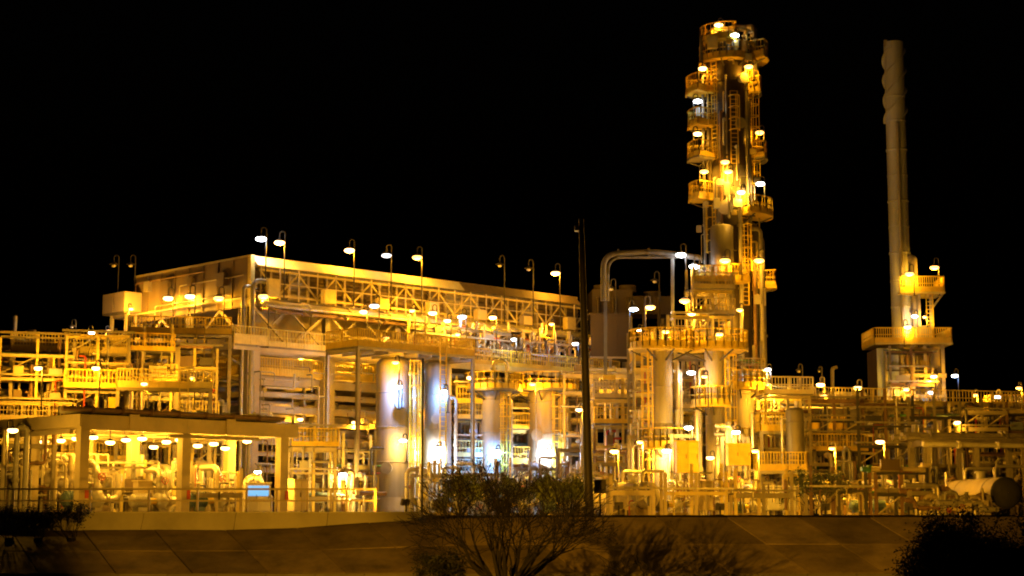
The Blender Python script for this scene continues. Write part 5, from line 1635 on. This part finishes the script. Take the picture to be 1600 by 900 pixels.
# floodlights at the vessels: they stand in front of the shells and shine at them
for (px, py, d, lit, pw, lab) in ((622, 604, 108.0, 'b', 330, 'blue-white lamp shining on the thick leftmost vessel'), (694, 611, 110.2, 'b', 330, 'blue-white lamp shining on the second vessel high up'),
                                  (684, 700, 110.2, 'w', 1300, 'strongest white lamp at the foot of the second vessel'), (630, 688, 108.3, 'n', 500, 'warm white lamp right of the thick vessel foot'),
                                  (776, 705, 114.2, 'b', 520, 'blue-white lamp right of the slim vessel'), (856, 704, 116.8, 'w', 1300, 'strong white lamp on the broad vessel'),
                                  (1042, 704, 103.4, 'n', 1000, 'strong warm lamp at the first slender vessel'), (1076, 668, 102.4, 'n', 480, 'warm bright lamp on the hooped pipes between the slender vessels'),
                                  (1150, 675, 102.4, 'n', 480, 'warm bright lamp on the curved pipes by the stout vessel'), (1110, 715, 104, 'y', 380, 'strong orange lamp at the foot of the second slender vessel')):
    goose(px, py, d, lab, lit, pw * (0.9 if lit == 'b' else 0.33), py + 34, -1, 'floodlit vessel lamps', rise=0.4, gap=0.24)

for (px, d, z, base, pw, tilt, rz, lab) in (
        (632, 79.0, 0.6, 0.0, 900, 20, 42, 'added small dark floodlight at the right end of the white apron'),
        (776, 82.0, 0.5, 0.0, 300, 18, 0, 'added small dark floodlight hidden behind the bare shrub'),
        (967, 80.0, 0.45, 0.0, 350, 18, -4, 'added small dark floodlight right of the dark sign board'),
        (1125, 79.5, 0.4, 0.0, 350, 18, 0, 'added small dark floodlight on the embankment edge in front of the tower'),
        (1290, 80.0, 0.4, 0.0, 300, 16, -6, 'added small dark floodlight on the embankment edge left of the right bush'),
        (1420, 80.5, 0.4, 0.0, 250, 14, -8, 'added small dark floodlight on the embankment edge beside the right bush')):
    flood(px, d, z, lab, pw, tilt, rz, 'o', base)  # added fill floods brightening the plant's front faces
flood(640, 45.0, -2.0, 'added unseen floodlight on the low ground turned towards the white apron', 9000, -2, 16, 'o', -2.46, size=30)  # added source below the view, brightens the apron
# roadside lamp on the low ground, left of the camera: throws the shrub's shadow across the slope
sl = thing('street_lamp', 'tall street lamp on the low ground beyond the left edge', 'street lamp', (-13.3, 12.0, -2.46))
put('post', MB().path([(0, 0, 0), (0, 0, 3.5), (0, 0, 7.0)], [0.11, 0.09, 0.07], 10), 'pole', sl)
put('arm', MB().path(rounded([(0, 0, 6.9), (0, 0, 7.3), (0.7, 0.9, 7.5)], 0.3), 0.05, 8), 'pole', sl)
put('lamp_head', MB().cbox((0.85, 1.1, 7.5), 0.35, 0.35, 0.14), 'pole', sl)
put('lens', MB().cbox((0.85, 1.1, 7.41), 0.28, 0.28, 0.03), 'glow_sodium', sl)
ld = bpy.data.lights.new('lamp_light', 'SPOT')
ld.energy = 62000
ld.color = COLS['o']
ld.spot_size = R_(27)
ld.spot_blend = 0.8
ld.shadow_soft_size = 0.12
lo = link('lamp_light', ld, sl, (0.95, 1.3, 7.3))
lo.rotation_euler = (Vector((8.5, 74.0, -1.4)) - Vector((-12.35, 13.3, 4.84))).to_track_quat('-Z', 'Y').to_euler()

# ------------------------------------------------------------------ poles in front
po = thing('camera_pole', 'tall dark tapered pole with a small camera near its top', 'pole', gnd(921, 78))
b0 = gnd(921, 78)
tp = at(908, 342, 78) - b0
put('shaft', MB().path([(0, 0, -0.1), tp * 0.5, tp], [0.21, 0.18, 0.12], 14), 'pole', po)
put('base_plate', MB().cbox((0, 0, 0.03), 0.7, 0.7, 0.06), 'pole', po)
cp = at(902, 357, 78) - b0
put('camera_housing', MB().box(cp.x - 0.12, cp.y - 0.2, cp.z - 0.12, cp.x + 0.1, cp.y + 0.2, cp.z + 0.1).bar((cp.x + 0.1, cp.y, cp.z), (cp.x + 0.22, cp.y, cp.z), 0.06), 'steel', po)
p2 = thing('thin_pole', 'thin dark pole in front of the second vessel', 'pole', gnd(659, 84))
put('shaft', MB().tube((0, 0, 0), (0, 0, zof(560, 84)), 0.055, 8), 'pole', p2)
put('base_plate', MB().cbox((0, 0, 0.02), 0.3, 0.3, 0.04), 'pole', p2)
p3 = thing('sign_post', 'dark board on a thin post right of the dark pole', 'sign', gnd(938, 80))
put('post', MB().tube((0, 0, 0), (0, 0, 1.0), 0.045, 8), 'pole', p3)
put('board', MB().box(-0.27, -0.05, 1.0, 0.27, -0.0, 1.62), 'pole', p3)
p4 = thing('gate_post', 'pale square post with cap in front of the right rack', 'post', gnd(1449, 92))
put('post', MB().box(-0.14, -0.14, 0, 0.14, 0.14, 2.6), 'cream', p4)
put('cap', MB().box(-0.22, -0.22, 2.603, 0.22, 0.22, 2.75), 'cream', p4)
# ------------------------------------------------------------------ vegetation


def branch(mb, p, dirv, L, r, depth, rg, leaves=None, spread=0.5, up=0.12, sides=5):
    n = 3
    pts, rs = [p], [r]
    d = dirv.normalized()
    for k in range(n):
        d = (d + Vector((rg.gauss(0, 0.14), rg.gauss(0, 0.14), rg.gauss(0, 0.1) + up * 0.3))).normalized()
        pts.append(pts[-1] + d * (L / n))
        rs.append(r * (1 - 0.45 * (k + 1) / n))
    rs = [max(q, 0.0085) for q in rs]
    mb.path(pts, rs, max(3, sides), False)
    if depth == 0:
        if leaves is not None:
            leaves.append((pts[-1], d))
            leaves.append((pts[-2], d))
        return
    kids = 3 if rg.random() < 0.55 else 2
    for k in range(kids):
        a = d.orthogonal().normalized()
        a.rotate(Matrix.Rotation(rg.uniform(0, 2 * PI), 3, d))
        nd = (d + a * rg.uniform(spread * 0.5, spread * 1.3)).normalized()
        base = pts[-1] if k < 2 else pts[-2]
        branch(mb, base, nd, L * rg.uniform(0.62, 0.9), rs[-1] * rg.uniform(0.65, 0.9), depth - 1, rg, leaves, spread, up, sides - 1)


def leaf_mesh(points, rg, size, per, jitter):
    mb = MB()
    for (p, d) in points:
        for k in range(per):
            c = p + Vector((rg.gauss(0, jitter), rg.gauss(0, jitter), rg.gauss(0, jitter)))
            a = Vector((rg.gauss(0, 1), rg.gauss(0, 1), rg.gauss(0, 0.6))).normalized()
            n = Vector((rg.gauss(0, 1), rg.gauss(0, 1), rg.gauss(0, 1)))
            s = a.cross(n).normalized()
            L = size * rg.uniform(0.6, 1.3)
            mb.add([c - a * L / 2, c + s * L * 0.25, c + a * L / 2, c - s * L * 0.25], [(0, 1, 2, 3)])
    return mb


def shrub(loc, H, spread_px, stems, depth, seed, label, name='bare_shrub', lm='leaf_dark', lsize=0.08, per=2, jit=0.08, lean=0.8, r0=0.05, cat='shrub', sp=0.55, group=None):
    rg = random.Random(seed)
    t = thing(name, label, cat, loc, 0, group)
    trunk, twigs, tips = MB(), MB(), []
    for k in range(stems):
        a = 2 * PI * k / stems + rg.uniform(-0.4, 0.4)
        tilt = rg.uniform(0.15, lean)
        d = Vector((math.cos(a) * tilt, math.sin(a) * tilt, 1)).normalized()
        L0 = H * rg.uniform(0.28, 0.4)
        p0 = Vector((math.cos(a) * 0.12, math.sin(a) * 0.12, 0))
        p1 = p0 + d * L0
        trunk.path([p0, (p0 + p1) / 2 + Vector((rg.gauss(0, .03), rg.gauss(0, .03), 0)), p1], [r0, r0 * 0.85, r0 * 0.7], 6, False)
        for q in range(3 if depth > 3 else 2):
            a2 = rg.uniform(0, 2 * PI)
            nd = (d + Vector((math.cos(a2), math.sin(a2), 0.1)) * rg.uniform(0.15, 0.5)).normalized()
            branch(twigs, p1 if q else (p0 + p1) * 0.5, nd, L0 * rg.uniform(0.6, 0.8), r0 * 0.55, depth, rg, tips, sp)
    trunk.tube((0, 0, -0.15), (0, 0, 0.12), 0.2, 8)
    put('trunk', trunk, 'bark', t)
    put('twigs', twigs, 'bark', t)['kind'] = 'stuff'
    if per:
        put('crown', leaf_mesh(tips, rg, lsize, per, jit), lm, t)['kind'] = 'stuff'
    return t


p = at(790, 900, 53)
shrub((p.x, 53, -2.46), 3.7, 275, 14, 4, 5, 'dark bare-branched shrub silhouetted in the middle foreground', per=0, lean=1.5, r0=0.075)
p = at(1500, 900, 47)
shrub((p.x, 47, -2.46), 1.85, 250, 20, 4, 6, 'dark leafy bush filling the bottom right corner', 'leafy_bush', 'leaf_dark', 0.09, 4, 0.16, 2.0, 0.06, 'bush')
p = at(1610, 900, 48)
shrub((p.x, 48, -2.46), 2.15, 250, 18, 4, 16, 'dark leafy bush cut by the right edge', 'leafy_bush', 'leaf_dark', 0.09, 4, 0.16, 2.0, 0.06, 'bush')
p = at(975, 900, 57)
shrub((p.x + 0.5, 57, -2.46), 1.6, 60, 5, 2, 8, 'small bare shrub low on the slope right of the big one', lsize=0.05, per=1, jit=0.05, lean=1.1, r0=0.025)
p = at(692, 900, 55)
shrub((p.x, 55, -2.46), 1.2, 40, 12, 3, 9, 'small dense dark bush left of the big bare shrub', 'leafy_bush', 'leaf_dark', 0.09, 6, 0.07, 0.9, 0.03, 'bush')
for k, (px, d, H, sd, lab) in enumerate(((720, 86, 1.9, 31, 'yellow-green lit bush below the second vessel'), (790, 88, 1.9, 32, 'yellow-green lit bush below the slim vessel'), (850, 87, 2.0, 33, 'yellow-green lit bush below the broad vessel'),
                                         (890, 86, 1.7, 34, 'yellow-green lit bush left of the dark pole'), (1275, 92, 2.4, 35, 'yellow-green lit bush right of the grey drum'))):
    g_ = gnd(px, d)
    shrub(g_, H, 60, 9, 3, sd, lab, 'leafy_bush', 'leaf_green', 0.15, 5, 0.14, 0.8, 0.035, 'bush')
for k, (px, H, lab) in enumerate(((15, 1.3, 'dark weed clump at the left edge in front of the white wall'), (60, 1.0, 'dark weed clump second from the left edge in front of the wall'), (112, 1.5, 'taller dark weed clump in front of the first canopy post'))):
    g_ = at(px, 830, 75.5)
    shrub((g_.x, 75.5, -1.1), H + 0.3, 40, 7, 3, 50 + k, lab, 'weed_clump', 'leaf_dark', 0.10, 4, 0.1, 1.1, 0.02, 'weeds')
